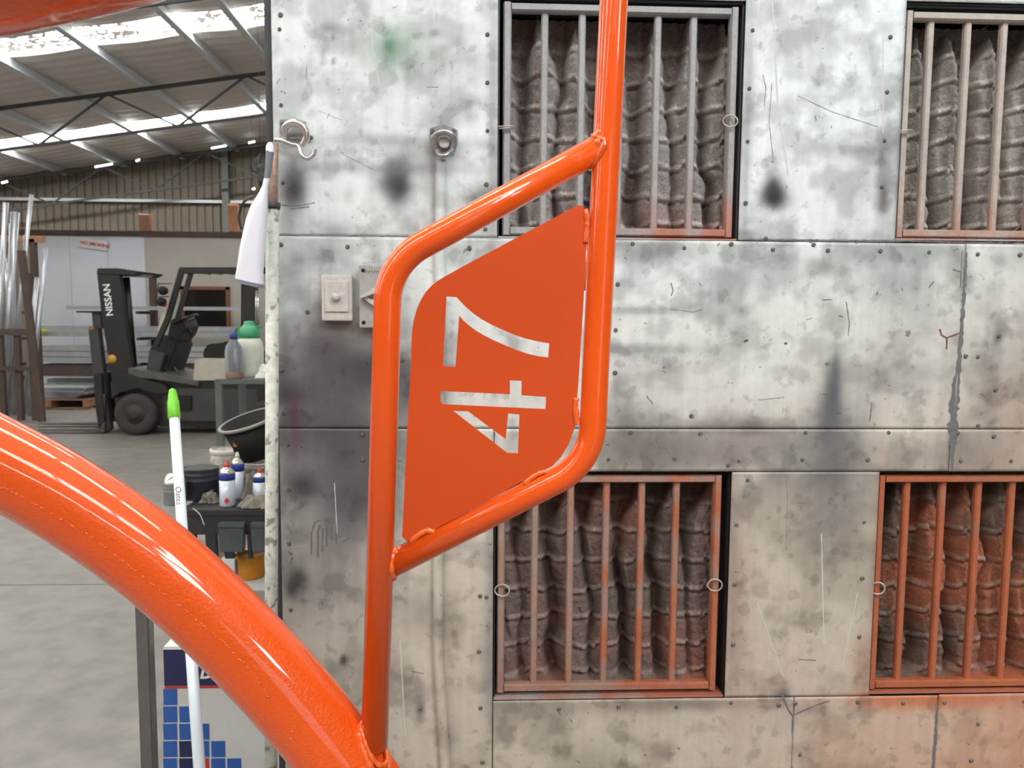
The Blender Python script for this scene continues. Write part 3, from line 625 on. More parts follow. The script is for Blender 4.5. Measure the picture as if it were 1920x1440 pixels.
def media(name, x0, x1, z0, z1, bars, parent, seed, tone, otone, oamt):
    nx, nz = 230, 230; xs = np.linspace(x0, x1, nx); zs = np.linspace(z0, z1, nz)
    X, Z = np.meshgrid(xs, zs); x = X.ravel(); z = Z.ravel(); W_ = x1-x0; H_ = z1-z0; v = (z1-z)/H_
    bay = bars[1]-bars[0]; r = np.random.RandomState(seed)
    BB = [bars[0]-bay]+list(bars)+[bars[-1]+bay]
    h = np.zeros_like(x); edge = np.zeros_like(x)
    wob = (vnoise(x*.6+seed, z+seed, 9, seed, 3)-.5)
    for b in BB:
        apex = r.uniform(.0, .07); g = r.uniform(.22, .5); sk = r.uniform(-.12, .22)*bay; tw = r.uniform(-.08, .08)*bay
        cxx = b + sk*v + tw*np.sin(v*5+r.rand()*6) + wob*bay*.5
        wd = bay*(.05 + r.uniform(.46, .56)*np.clip((v-apex)/g, 0, 1)**.85)*np.where(v < apex, 0, 1)+1e-4
        d = np.abs(x-cxx)/wd
        t = np.where(d < 1, sm(0, .55, 1-d)*(.8+.2*(1-d)), 0)*(.6+.4*sm(0, g, v))
        h = np.maximum(h, t*(.9+r.uniform(-.1, .1)))
    # secondary folds
    f = vnoise(x*2.2+seed*3+z*.5, z*.35+seed, 26, seed+3, 2); h = h+.22*(f-.5)*sm(0, .2, v)
    # gathered stitched seams: short swags between the folds
    nb = 7; lum = np.zeros_like(x); rid = np.zeros_like(x)
    bidx = np.floor((x-BB[0]+bay*.12+wob*bay*.3)/bay)
    for k in range(1, nb+1):
        rr = np.random.RandomState(seed*31+k).rand(20); off = (rr[np.clip(bidx.astype(int), 0, 19)]-.5)*.022
        til = (np.random.RandomState(seed*7+k).rand(20)[np.clip(bidx.astype(int), 0, 19)]-.5)*.05
        ph = ((x-BB[0])/bay) % 1
        vk = k/(nb+.45)+off+til*(ph-.5)+.012*np.sin(ph*PI)+ .018*(vnoise(x+k, z*0+k, 22, seed+k, 2)-.5)
        q = (v-vk)*H_
        lum = np.maximum(lum, np.exp(-((np.abs(q)/.0075)**4)))
        rid += np.exp(-((q/.006)**4))*(.07) - .10*np.exp(-(((q-.012)/.005)**2))
    # gathers fanning from the seams at the top
    fan = np.abs(np.sin((x-x0)/bay*PI*3 + v*7 + wob*6))*sm(.3, .0, v)*.25
    h = h + rid*(.4+.6*sm(.05, .25, v)) + fan*.4
    slump = sm(.955, 1.0, v); h = h*(1-slump)+slump*(1.0+.25*vnoise(x, z, 40, seed, 2))
    nz_ = vnoise(x+1, z+1, 120, seed+5, 2)-.5; h = h+nz_*.10
    depth = .060; y = YW+.104 - h*depth
    o = grid_mesh('filter_media', np.stack([x, y, z], 1), nx, nz, M['media'], parent)
    c0, c1 = lin(*tone), lin(*otone)
    a = np.clip(orange_mask(x, z)*oamt, 0, 1); big = vnoise(x+seed, z+seed, 6, seed+9, 3)
    a = np.clip(a*(.15+1.4*sm(.35, .7, big)) + slump*oamt*.75*sm(.3, .7, big), 0, 1)[:, None]
    c = c0*(1-a)+c1*a
    lm = (lum*(.4+.6*sm(.35, .6, vnoise(x, z, 25, seed+2, 2))))[:, None]
    c = c*(1-.7*lm)+(c0*1.9+.05)*.7*lm
    fold_shade = sm(.10, .65, h+(big-.5)*.3)[:, None]; c = c*(.75+.5*big[:, None]); c = c*fold_shade + c*np.array([.62, .55, .52])*(1-fold_shade)   # fold shade painted in: valleys darker, with the brown of raw felt
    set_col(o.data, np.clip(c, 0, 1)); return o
def filt(key, bar_px, bar_y, fx0, fx1, fz_top, fz_bot, label, seed, tone, otone, oamt, tint, clips, famt):
    x0, x1, z0, z1 = OP[key]
    root = empty('exhaust_filter', ((x0+x1)/2, YW+.02, z0), label, 'filter', 'exhaust filters set in the booth wall')
    a0, a1 = fx0, fx1; zt_, zb_ = fz_top, fz_bot; fw = .019; yf = YW+.016
    # tray that lines the opening
    m = MB(); t = .003
    for (cx_, w_) in ((x0+t/2, t), (x1-t/2, t)): 
        m.box((cx_, YW+.06, (z0+z1)/2), (w_, .112, z1-z0))
    m.box(((x0+x1)/2, YW+.06, z1-t/2), (x1-x0, .112, t)); m.build('liner', M['dark_steel'] if key in ('W1', 'W2') else M['black'], root)
    m = MB(); fbar(m, (x0+.002, YW+.058, z0+.0035), (x1-.002, YW+.058, z0+.0035), .007, .118, 24); colour_obj(m.build('sill', M['sprayed'], root), (176, 176, 174), famt)
    # outer frame, four mitred lengths in one
    m = MB()
    fbar(m, (a0+fw/2, yf, zb_), (a0+fw/2, yf, zt_), fw, .022); fbar(m, (a1-fw/2, yf, zb_), (a1-fw/2, yf, zt_), fw, .022)
    fbar(m, (a0+fw, yf, zt_-fw/2), (a1-fw, yf, zt_-fw/2), fw, .021); fbar(m, (a0+fw, yf, zb_+fw/2), (a1-fw, yf, zb_+fw/2), fw, .021)
    colour_obj(m.build('frame', M['sprayed'], root), tint, famt)
    bars = []
    for bx in bar_px:
        X = X_(bx, bar_y); bars.append(X); m = MB(); fbar(m, (X, yf+.006, zb_+fw), (X, yf+.006, zt_-fw), .0165, .014)
        colour_obj(m.build('bar', M['sprayed'], root), tint, famt)
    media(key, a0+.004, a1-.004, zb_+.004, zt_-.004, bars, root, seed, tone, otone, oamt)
    for (cx_, cy_, kind) in clips:
        m = MB(); 
        if kind == 'loop':
            P = [at(cx_+13*math.cos(t_)*(1 if math.cos(t_) > 0 else 1.1), cy_+11*math.sin(t_), YW-.002-.004*math.cos(t_)) for t_ in np.linspace(0, 2*PI, 22)[:-1]]
            m.tube(P, .0019, 6, closed=True)
        else:
            P = [at(cx_-16, cy_, YW-.003), at(cx_+14, cy_-1, YW-.003), at(cx_+15, cy_+3, YW-.003), at(cx_-14, cy_+4, YW-.003)]
            m.tube(P, .0016, 6)
        m.build('wire_clip', M['wire'], root)
    return root
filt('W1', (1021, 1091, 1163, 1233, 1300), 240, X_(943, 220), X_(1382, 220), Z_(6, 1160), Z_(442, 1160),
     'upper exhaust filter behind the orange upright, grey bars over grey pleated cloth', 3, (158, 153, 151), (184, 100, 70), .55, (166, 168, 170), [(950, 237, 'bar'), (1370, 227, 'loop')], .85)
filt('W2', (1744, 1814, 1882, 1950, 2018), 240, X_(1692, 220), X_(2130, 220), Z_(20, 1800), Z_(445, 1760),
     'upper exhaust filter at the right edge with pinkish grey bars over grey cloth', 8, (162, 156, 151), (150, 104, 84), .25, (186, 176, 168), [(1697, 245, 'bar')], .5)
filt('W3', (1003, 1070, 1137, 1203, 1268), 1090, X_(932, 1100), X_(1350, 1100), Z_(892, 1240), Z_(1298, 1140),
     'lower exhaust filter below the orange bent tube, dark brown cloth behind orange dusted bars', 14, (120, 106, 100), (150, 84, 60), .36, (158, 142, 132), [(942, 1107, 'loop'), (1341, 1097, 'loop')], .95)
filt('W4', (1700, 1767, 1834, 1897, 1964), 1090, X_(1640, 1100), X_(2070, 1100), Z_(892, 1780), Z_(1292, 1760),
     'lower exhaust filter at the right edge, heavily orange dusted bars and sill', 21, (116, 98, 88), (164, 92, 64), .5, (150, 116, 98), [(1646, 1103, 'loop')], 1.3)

# ------------------------------------------------------------------ things fixed to the booth wall
# painted conduit
P = catmull([at(826, 300, YW-.010), at(825, 450, YW-.010), at(825, 650, YW-.010), at(823, 900, YW-.010), at(822, 1200, YW-.010), at(828, 1330, YW-.010), at(836, 1470, YW-.010), at(838, 1760, YW-.010)], 20)
c = MB().tube(P, .0125, 14).build('conduit', M['sheet'])
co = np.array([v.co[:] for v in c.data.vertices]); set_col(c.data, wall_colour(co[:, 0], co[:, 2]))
tag(c, 'painted over conduit running down the wall from the bracket behind the number plate', 'pipe')
def hexplate(m, cx_, cy_, pts, y0, t): m.prism([at(cx_+a, cy_+b, y0) for a, b in pts], (0, t, 0))
h2 = empty('hose_hook', at(832, 262, YW-.01), 'grey cast bracket with two prongs at the top of the conduit', 'hook')
m = MB(); m.prism([at(x, y, YW-.006) for x, y in ((806,240),(831,232),(858,243),(858,268),(850,284),(812,284),(806,270))], (0, .004, 0)); m.build('back_plate', M['galv'], h2, bevel=.001)
m = MB()
P = catmull([at(816, 284, YW-.012), at(812, 265, YW-.020), at(818, 252, YW-.028), at(832, 247, YW-.030), at(846, 252, YW-.028), at(852, 265, YW-.020), at(848, 284, YW-.012)], 6); m.tube(P, .0075, 10)
P = catmull([at(818, 282, YW-.012), at(824, 290, YW-.025), at(834, 292, YW-.03), at(846, 284, YW-.02), at(850, 280, YW-.012)], 5); m.tube(P, .006, 10); m.build('prong', M['galv'], h2)
m = MB(); m.lathe(at(833, 268, YW-.014), [(.013, 0), (.013, .004), (.010, .005), (0, .005)], 16, axis=(0, -1, 0)); m.build('boss', M['dirty_white'], h2)
for p in ((811, 246), (850, 246)):
    o = link('screw', sme, h2); o.location = at(*p, YW-.009)-base(h2)
h1 = empty('hose_hook', at(540, 260, YW-.01), 'shiny curled steel hook on a plate above the white pole', 'hook')
m = MB(); m.prism([at(x, y, YW-.007) for x, y in ((524,224),(548,222),(574,228),(574,250),(566,262),(535,262),(524,250))], (0, .005, 0)); m.build('back_plate', M['galv'], h1, bevel=.001)
m = MB()
P = catmull([at(534, 262, YW-.014), at(533, 244, YW-.022), at(540, 233, YW-.032), at(553, 230, YW-.036), at(566, 236, YW-.036), at(574, 250, YW-.034), at(573, 262, YW-.032), at(566, 272, YW-.028)], 6)
m.tube(P, [.006+.003*math.sin(i/len(P)*PI) for i in range(len(P))], 12); m.build('hook_arm', M['chrome'], h1)
m = MB(); P = catmull([at(515, 262, YW-.02), at(530, 264, YW-.024), at(545, 270, YW-.026), at(560, 274, YW-.03), at(566, 290, YW-.036), at(577, 297, YW-.04), at(588, 290, YW-.042), at(590, 278, YW-.042)], 6); m.tube(P, .005, 10); m.build('hook_tip', M['chrome'], h1)
for p in ((530, 232), (568, 232), (583, 258)):
    o = link('screw', sme, h1); o.location = at(*p, YW-.010)-base(h1)
# light switch
sw = empty('light_switch', at(632, 600, YW-.01), 'grubby white switch plate with round dial, left of the isolator box', 'switch')
a, b = at(602, 515, YW-.025), at(661, 602, YW-.025)
c = ((a.x+b.x)/2, YW-.015, (a.z+b.z)/2); w, h = b.x-a.x, a.z-b.z
MB().box((c[0], YW-.0155, c[2]), (w, .024, h), bev=.005).build('switch_plate', M['dirty_white'], sw)
MB().box((c[0], YW-.0285, c[2]+.003), (w*.76, .005, h*.66), bev=.0015).build('cover', M['dirty_white'], sw)
MB().lathe((c[0], YW-.031, c[2]+.002), [(.0095, 0), (.0095, .003), (.0082, .004), (.0080, .009), (.0065, .0105), (0, .0105)], 20, axis=(0, -1, 0)).build('dial', M['dirty_white'], sw)
M['isogrey'] = mat('grubby_grey_box', srgb(168, 170, 168), .55, noise=.5, nscale=50, dark=.6)
M['levergrey'] = mat('pale_lever', srgb(196, 196, 190), .5, noise=.3, nscale=50)
iso = empty('isolator_switch', at(712, 614, YW-.01), 'grey isolator box with a pointed rotary lever, partly behind the orange tube', 'switch')
a, b = at(673, 497, YW-.03), at(748, 615, YW-.03); cx_, cz_ = (a.x+b.x)/2, (a.z+b.z)/2; w, h = b.x-a.x, a.z-b.z
MB().box((cx_, YW-.0185, cz_), (w, .030, h), bev=.003).build('housing', M['isogrey'], iso)
for i in (-1, 1):
    for j in (-1, 1): MB().lathe((cx_+i*(w/2-.010), YW-.0335, cz_+j*(h/2-.012)), [(.0045, 0), (.0045, .001), (0, .001)], 12, axis=(0, -1, 0)).build('fixing_hole', M['black'], iso)
m = MB(); k0 = at(712, 555, YW-.036); m.lathe((k0.x, YW-.0335, k0.z), [(.024, 0), (.024, .003), (.021, .004), (.019, .003), (0, .003)], 24, axis=(0, -1, 0)); m.build('rotary_disc', M['isogrey'], iso)
m = MB(); m.prism([at(x, y, YW-.046) for x, y in ((675,556),(705,537),(750,528),(750,536),(710,547),(690,558),(712,568),(750,584),(750,594),(702,575))], (0, .010, 0)); m.bar(at(676, 557, YW-.05), at(720, 540, YW-.05), .008, .008); m.build('lever', M['levergrey'], iso, bevel=.0008)
m = MB()
for k in range(5): m.bar(at(686+5*k, 511+(k % 2), YW-.0342), at(688+5*k, 507, YW-.0342), .001, .002)
m.build('print_marks', M['mark'], iso)

# white pole in front of the booth corner
yp = YW-.04
pt, pb = at(511, 392, yp), at(508, 1440, yp); d = (pb-pt).normalized(); pf = pt + d*((0-pt.z)/d.z)
pole = empty('upright_pole', (pf.x, yp, 0), 'paint spattered white pole standing at the booth corner', 'pole')
MB().cyl(pt, pf, .0148, 20).build('shaft', M['pole'], pole)
MB().tube([pt+Vector((0, 0, -.03)), at(512, 330, yp), at(515, 268, yp)], [.0115, .0108, .0085], 16).build('upper_tube', M['rust'], pole)
m = MB(); c = at(511, 387, yp); m.lathe(c-Vector((0, 0, .006)), [(.0165, 0), (.0165, .012), (.0125, .014), (.0125, .014)], 20); m.box(c+Vector((-.012, -.014, .004)), (.012, .008, .014), bev=.002).box(c+Vector((.016, -.010, .002)), (.008, .006, .010), bev=.001); m.build('clamp', M['dark_steel'], pole)
# white paddle shaped fitting hung on the pole
def loft(rings, name, material, parent, n=20, pw=2.6):
    m = MB(); vs = []; k = len(rings)
    for (c, rx, ry, ax) in rings:
        c = Vector(c); ax = Vector(ax).normalized()
        for i in range(n):
            a_ = 2*PI*i/n; ca, sa = math.cos(a_), math.sin(a_)
            u = math.copysign(abs(ca)**(2/pw), ca)*rx; v = math.copysign(abs(sa)**(2/pw), sa)*ry
            vs.append(c + ax*u + Vector((0, 1, 0))*v)
    fs = [(i*n+j, i*n+(j+1) % n, (i+1)*n+(j+1) % n, (i+1)*n+j) for i in range(k-1) for j in range(n)]
    m.add(vs, fs, True); m.add([vs[j] for j in range(n)], [list(range(n))]); m.add([vs[(k-1)*n+j] for j in range(n)], [list(range(n))[::-1]])
    return m.build(name, material, parent)
yq = YW-.084
pd = empty('hanging_paddle', at(470, 530, yq), 'glossy white tapered paddle shaped shade with a grey rim hanging beside the pole', 'shade')
def ring(l, r, y, t, sl=0):
    a, b = at(l, y, yq), at(r, y+sl, yq); return ((a+b)/2, (b-a).length/2, t, b-a)
loft([ring(441, 494, 522, .018, 12), ring(445, 493, 500, .02, 10), ring(451, 496, 462, .022, 6), ring(462, 500, 412, .021, 4), ring(472, 502, 385, .019), ring(484, 502, 366, .014), ring(492, 503, 350, .010), ring(495, 506, 335, .008)], 'shade_body', M['white_plastic'], pd)
loft([ring(440, 494, 529, .019, 12), ring(440, 495, 522, .019, 12)], 'rim', M['grey_rim'], pd)
loft([ring(495, 505, 338, .008), ring(498, 510, 310, .009), ring(499, 513, 290, .010), ring(499, 514, 284, .010)], 'neck', M['grey_rim'], pd)
loft([ring(499, 514, 286, .010), ring(499, 514, 276, .010), ring(501, 512, 270, .007), ring(504, 509, 267, .003)], 'tip', M['white_plastic'], pd)

# ------------------------------------------------------------------ THE ORANGE FRAME
YF = 1.15; TR = .0205
def FP(x, y, dy=0): return at(x, y, YF+dy)
fr = empty('orange_frame', FP(915, 2460), 'glossy orange welded tube frame with a cut out 47 number plate', 'frame')
# heavy curved tube, running on out of the frame to a loop nearer the camera
Pm = catmull([at(1000, -440, .60), at(600, -290, .585), at(250, -185, .58), at(-20, -122, .58), at(-300, -60, .62), at(-640, 40, .72), at(-800, 300, .88), at(-640, 600, 1.02), at(-320, 735, 1.12), FP(-130, 805), FP(0, 867), FP(119, 932), FP(250, 1021), FP(352, 1106), FP(458, 1210), FP(558, 1320), FP(650, 1436), FP(740, 1575), FP(810, 1740), FP(860, 1950), FP(890, 2200), FP(900, 2440)], 10)
while Pm[-1].z < 0: Pm.pop()
MB().tube(Pm, .0630, 56).build('main_tube', M['orange_peel'], fr)
MB().tube([FP(1172, -420), FP(1151, 0), FP(1109, 780)], TR, 36).tube([FP(1151, 0), FP(1109, 782)], TR, 36) if False else None
ca = Vector(FP(1108, 868)); cb = Vector(FP(729, 494))
top = FP(1174, -430); bot_end = FP(728, 1061)
arc = fillet(top, ca, bot_end, .098, 16)
MB().tube([top, FP(1151, 0)] + arc + [bot_end], TR, 40).build('upright_tube', M['orange'], fr)
low = FP(702, 1400, -.018)
arc2 = fillet(FP(1138, 270), cb, low, .098, 16)
MB().tube([FP(1138, 270)] + arc2 + [low], TR, 40).build('bent_tube', M['orange'], fr)
# welds: lumpy rings where tubes meet
def weld_ring(c, ax, r, th, n=26, name='weld_bead', a0=0, a1=2*PI):
    c = Vector(c); ax = Vector(ax).normalized(); u = ax.cross(Vector((0, 1, 0))); u.normalize(); v = ax.cross(u)
    P = []; k = int(n*(a1-a0)/(2*PI)); full = (a1-a0) > 6.2
    for i in range(k if full else k+1):
        a_ = a0+(a1-a0)*i/k; P.append(c + (u*math.cos(a_)+v*math.sin(a_))*r*(1+random.uniform(-.03, .03)) + ax*random.uniform(-.002, .002))
    rr = [th*(1+random.uniform(-.28, .28)) for _ in P]
    m = MB(); m.tube(P, rr, 10, closed=full, lump=.08); return m.build(name, M['orange_weld'], fr)
def weld_seam(p, d, r, samples, Rb, th, n=44, start=.12, jit=.22):
    """bead along the curve where a tube (axis p, direction d, radius r) enters another tube"""
    d = Vector(d).normalized(); u = d.cross(Vector((0, 1, 0))).normalized(); v = d.cross(u); P = []
    for i in range(n):
        a_ = 2*PI*i/n; q0 = Vector(p) + (u*math.cos(a_)+v*math.sin(a_))*r; best = (9, 0); t = -start
        while t < start:
            dd = min((q0+d*t-c_).length for c_ in samples)
            if dd < best[0]: best = (dd, t)
            if dd < Rb: break
            t += .002
        P.append(q0+d*best[1])
    for _ in range(2): P = [(P[i-1]+P[i]*2+P[(i+1) % n])/4 for i in range(n)]
    m = MB(); m.tube(P, [th*(1+random.uniform(-jit, jit)) for _ in P], 10, closed=True, lump=.07); return m.build('weld_bead', M['orange_weld'], fr)
def samp(a, b, n=160): return [Vector(a).lerp(Vector(b), i/n) for i in range(n+1)]
dia = (FP(1138, 270)-FP(819, 444)).normalized()
weld_seam(FP(1138, 270), dia, TR-.001, samp(FP(1151, 0), FP(1109, 782)), TR, .0048, start=.07)
dib = (FP(728, 1061)-FP(844, 1001)).normalized()
weld_seam(FP(728, 1061), dib, TR-.001, samp(FP(727, 620), low), TR, .0050, start=.07)
def blob(c, r, name='weld_bead', sc_=(1, 1, 1)):
    bm = bmesh.new(); bmesh.ops.create_icosphere(bm, subdivisions=3, radius=r)
    for v in bm.verts:
        n_ = vnoise(np.array([v.co.x*300+7]), np.array([v.co.y*200+v.co.z*260+7]), .6, 4, 2)[0]
        v.co *= (.75+.5*n_); v.co = Vector((v.co.x*sc_[0], v.co.y*sc_[1], v.co.z*sc_[2]))
    bm.verts.index_update(); m = MB(); m.add([v.co+Vector(c) for v in bm.verts], [[v.index for v in f.verts] for f in bm.faces], True); bm.free()
    return m.build(name, M['orange_weld'], fr)
blob(FP(1124, 252, -.010), .008); blob(FP(1122, 268, -.018), .006, sc_=(1, .7, 1.3)); blob(FP(737, 1036, -.008), .009, sc_=(1.2, 1, .9)); blob(FP(749, 1030, -.004), .006); blob(FP(731, 1076, -.017), .006, sc_=(1, .7, 1))
# collar where the bent tube lands on the heavy tube
TUBE_SAMPLE = []
for i in range(len(Pm)-1):
    if Pm[i].y > 1.1 and Pm[i].z > .5:
        for j in range(6): TUBE_SAMPLE.append(Pm[i].lerp(Pm[i+1], j/6))
dl = (low-FP(727, 620)).normalized()
weld_seam(low, dl, TR+.002, TUBE_SAMPLE, .0632, .0058)
weld_seam(low, dl, TR-.0005, TUBE_SAMPLE, .0690, .0040)
# small spatter on the heavy tube
seam = [(0, 912), (40, 930), (100, 965), (160, 1000), (210, 1035), (260, 1075), (315, 1118), (360, 1155), (420, 1205), (480, 1270), (505, 1312)]
def tube_pt(px, py, lift=0):
    best = None
    o = CAM; d = ray(px, py).normalized()
    t = .7
    while t < 1.6:
        p = o+d*t; dd = min((p-q).length for q in TUBE_SAMPLE)
        if dd < .0630+lift: return p
        t += max(.0006, (dd-.063-lift)*.9)
    return p
m = MB()
for i in range(150):
    t = random.random()*(len(seam)-1); k = int(t); f = t-k; x = seam[k][0]*(1-f)+seam[k+1][0]*f; y = seam[k][1]*(1-f)+seam[k+1][1]*f+random.uniform(-1.5, 1.5)
    p = tube_pt(x, y); r_ = random.uniform(.0006, .0014); q = tube_pt(x+random.uniform(2, 7), y+random.uniform(2, 5)); m.tube([p, q], r_, 5)
m.build('seam_ridge', M['orange_weld'], fr)['kind'] = 'stuff'
m = MB()
for (x, y) in ((545, 1385), (548, 1372), (560, 1350), (552, 1362), (575, 1398), (580, 1410), (690, 1425), (700, 1432), (712, 1436), (335, 1112), (345, 1150)):
    p = tube_pt(x, y); m.lathe(p, [(.0016, 0), (.0012, .0015), (0, .002)], 6, axis=(0, -1, 0))
m.build('spatter', M['orange_weld'], fr)['kind'] = 'stuff'
# number plate with the 47 cut right through
YP = YF-.006
outline = [(1086,385),(1093,388),(1097,404),(1099,450),(1094,562),(1084,720),(1081,760),(1078,800),(1066,833),(1051,857),(1035,874),(1012,884),(900,946),(768,1017),(764,1015),(754,1006),(757,950),(764,800),(771,680),(771.5,645),(773,620),(776,600),(782,579),(790,561),(799,547),(809,536),(820,527),(835,518),(871,498),(1079,387)]
seven = [(837,556),(856,557),(865,567),(874,576),(888,588),(902,598),(922,609),(944,619),(965,628),(986,635),(1008,640),(1030,644),(1028,670),(1010,668),(992,664),(971,657),(951,649),(928,639),(906,628),(891,619),(878,609),(869,601),(861,592),(854,688),(831,686)]
four_a = [(826,733),(956,739),(956,713),(978,714),(978,741),(1024,744),(1023,767),(831,758),(826,752)]
four_b = [(849,770),(878,771),(948,823),(953,775),(974,777),(971,850),(951,849)]
cu = bpy.data.curves.new('tmp', 'CURVE'); cu.dimensions = '2D'; cu.fill_mode = 'BOTH'; cu.extrude = .002
for poly in (outline, seven, four_a, four_b):
    sp = cu.splines.new('POLY'); sp.points.add(len(poly)-1); sp.use_cyclic_u = True
    for i, (x, y) in enumerate(poly):
        p = at(x, y, YP); sp.points[i].co = (p.x, p.z, 0, 1)
o = bpy.data.objects.new('tmp', cu); COL.objects.link(o); dg = bpy.context.evaluated_depsgraph_get()
me = bpy.data.meshes.new_from_object(o.evaluated_get(dg)); bpy.data.objects.remove(o)
bb = base(fr)
for v in me.vertices: v.co = Vector((v.co.x, YP+v.co.z, v.co.y)) - bb
me.materials.clear(); me.materials.append(M['orange_flat']); bm = bmesh.new(); bm.from_mesh(me); bmesh.ops.remove_doubles(bm, verts=bm.verts, dist=1e-6); bmesh.ops.recalc_face_normals(bm, faces=bm.faces); bm.to_mesh(me); bm.free(); me.name = 'number_plate'
link('number_plate', me, fr)
# tack welds along the plate
def tack(pts, r): 
    Q = catmull([at(x, y, YP-.001) for x, y in pts], 4); m = MB(); m.tube(Q, [r*(1+random.uniform(-.2, .2)) for _ in Q], 8, lump=.05); m.build('tack_weld', M['orange_weld'], fr)
tack([(1098, 392), (1101, 415), (1099, 440), (1098, 455)], .0042)
tack([(1080, 745), (1079, 765), (1081, 785), (1083, 796)], .0048)
tack([(768, 1016), (785, 1003), (800, 995), (815, 998)], .0052)
tack([(982, 908), (1000, 893), (1015, 886), (1022, 884)], .0045)
m = MB(); Q = [at(x, y, YP) for x, y in ((1100, 455), (1098, 500), (1095, 545))]; m.tube(Q, .0022, 8); m.build('tack_weld', M['orange_weld'], fr)

# ------------------------------------------------------------------ mop pole, stand post, carton
ta, tb = at(323, 729, 1.98), at(374, 1440, 1.62); d = (tb-ta).normalized(); tf = ta+d*((0.0-ta.z)/d.z)
mop = empty('mop_pole', tf, 'white mop pole with a lime green grip leaning behind the heavy orange tube', 'pole')
g1 = ta.lerp(tb, .083)
MB().tube([g1, tf], .0125, 18).build('shaft', M['mop_white'], mop)
MB().tube([ta, ta.lerp(tb, .004), ta.lerp(tb, .015), ta.lerp(tb, .035), ta.lerp(tb, .037), ta.lerp(tb, .088), ta.lerp(tb, .09)], [.004, .008, .0105, .0125, .0140, .0150, .0135], 18).build('grip', M['green'], mop)
c = ta.lerp(tb, .285); tri_text('Oates', M['markred'], 'lettering', mop, c+Vector((-.004, -.0132, 0)), (tb-ta), Vector((1, 0, 0)), .019, .001, False)
pp = at(276, 1300, 2.2)
st = empty('stand_post', (pp.x, 2.2, 0), 'plain grey steel post standing on the floor left of the carton', 'post')
MB().box((pp.x, 2.2, .40), (.038, .038, .79)).build('post', M['post'], st, bevel=.004)
MB().box((pp.x, 2.2, .004), (.16, .16, .008)).build('foot_plate', M['post'], st)
# carton
yb = 2.42; tl = at(305, 1216, yb); hgt = tl.z; wid = .46; dep = .30
cb_ = empty('paint_carton', (tl.x+wid/2, yb+dep/2, 0), 'white paint carton printed with a navy band and blue squares on the floor', 'box')
m = MB(); m.box((tl.x+wid/2, yb+dep/2, hgt/2), (wid, dep, hgt)); m.build('carton_body', M['card'], cb_, bevel=.003)
m = MB(); tp = [(tl.x+.002, yb+.003, hgt), (tl.x+wid-.002, yb+.003, hgt), (tl.x+wid-.002, yb+dep*.5, hgt+.035), (tl.x+.03, yb+dep*.5, hgt+.035)]
m.prism(tp, (0, 0, .004)); m.prism([(tl.x+.002, yb+dep-.003, hgt), (tl.x+wid-.002, yb+dep-.003, hgt), (tl.x+wid-.002, yb+dep*.5, hgt+.035), (tl.x+.03, yb+dep*.5, hgt+.035)], (0, 0, .004)); m.build('flap', M['card'], cb_)
def printq(x0, y0, x1, y1, name, material):
    a, b = at(x0, y0, yb), at(x1, y1, yb); return MB().box(((a.x+b.x)/2, yb-.0008, (a.z+b.z)/2), (abs(b.x-a.x), .001, abs(a.z-b.z))).build(name, material, cb_)
x_r = tl.x+wid
a = at(305, 1218, yb); b = at(305, 1286, yb)
MB().box((tl.x+wid/2, yb-.0008, (a.z+b.z)/2), (wid-.004, .001, a.z-b.z)).build('navy_band', M['navy'], cb_)
b2 = at(305, 1289, yb); MB().box((tl.x+wid/2, yb-.0008, b2.z), (wid-.004, .001, .008)).build('red_line', M['redp'], cb_)
tri_text('DULUX', M['white_print'], 'lettering', cb_, at(373, 1272, yb-.002), (1, 0, 0), (0, 0, 1), .062, .001, True, .25)
sq = [(0,0,'b',-2),(0,1,'b',0),(1,1,'b',0),(0,2,'b',0),(1,2,'b',0),(2,2,'b',0),(0,3,'b',0),(1,3,'n',0),(2,3,'b',0),(3,3,'b',0),(0,4,'b',0),(1,4,'n',0),(2,4,'r',0),(3,4,'b',0),(4,4,'b',0),(0,5,'b',0),(1,5,'b',0),(2,5,'r',0),(3,5,'n',0),(4,5,'b',0)]
for (i, j, c, _) in sq:
    x0 = 306+i*30; y0 = 1292+j*32.5; printq(x0, y0, x0+27, y0+29.5, 'printed_square', {'b': M['sqblue'], 'n': M['navy'], 'r': M['redp']}[c])

# ------------------------------------------------------------------ work stand with tins, cans and rags
YS = 3.25
zs = at(400, 953, YS).z; xl_, xr_ = at(338, 960, YS).x, at(560, 960, YS).x
ws = empty('work_stand', ((xl_+xr_)/2, YS+.25, 0), 'dark grey folding work stand with grey latches carrying tins and rags', 'stand')
MB().box(((xl_+xr_)/2, YS+.29, zs-.02), (xr_-xl_, .58, .03), bev=.006).build('top', M['tooldark'], ws)
MB().box(((xl_+xr_)/2, YS+.02, zs-.075), (xr_-xl_, .03, .085), bev=.006).build('apron', M['tooldark'], ws)
for (x0, x1) in ((409, 457), (470, 505)):
    m = MB(); m.pxp([(x0, 981), (x1, 981), (x1, 1004), (x1-2, 1036), (x0+3, 1036), (x0, 1004)], YS-.02, YS+.02); m.pxp([(x0-1, 981), (x1+1, 981), (x1+1, 990), (x0-1, 990)], YS-.03, YS-.01); m.build('latch', M['toolgrey'], ws, bevel=.003)
for (x0, x1) in ((384, 405), (418, 436), (462, 470)):
    MB().pxp([(x0, 1002), (x1, 1002), (x1+3, 1048), (x0+3, 1048)], YS-.012, YS+.01).build('bracket', M['tooldark'], ws, bevel=.003)
for sx in (xl_+.03, xr_-.03):
    for sy in (YS+.04, YS+.54): MB().box((sx, sy, (zs-.03)/2), (.035, .035, zs-.03)).build('leg', M['tooldark'], ws)
zsh = at(480, 1104, YS).z
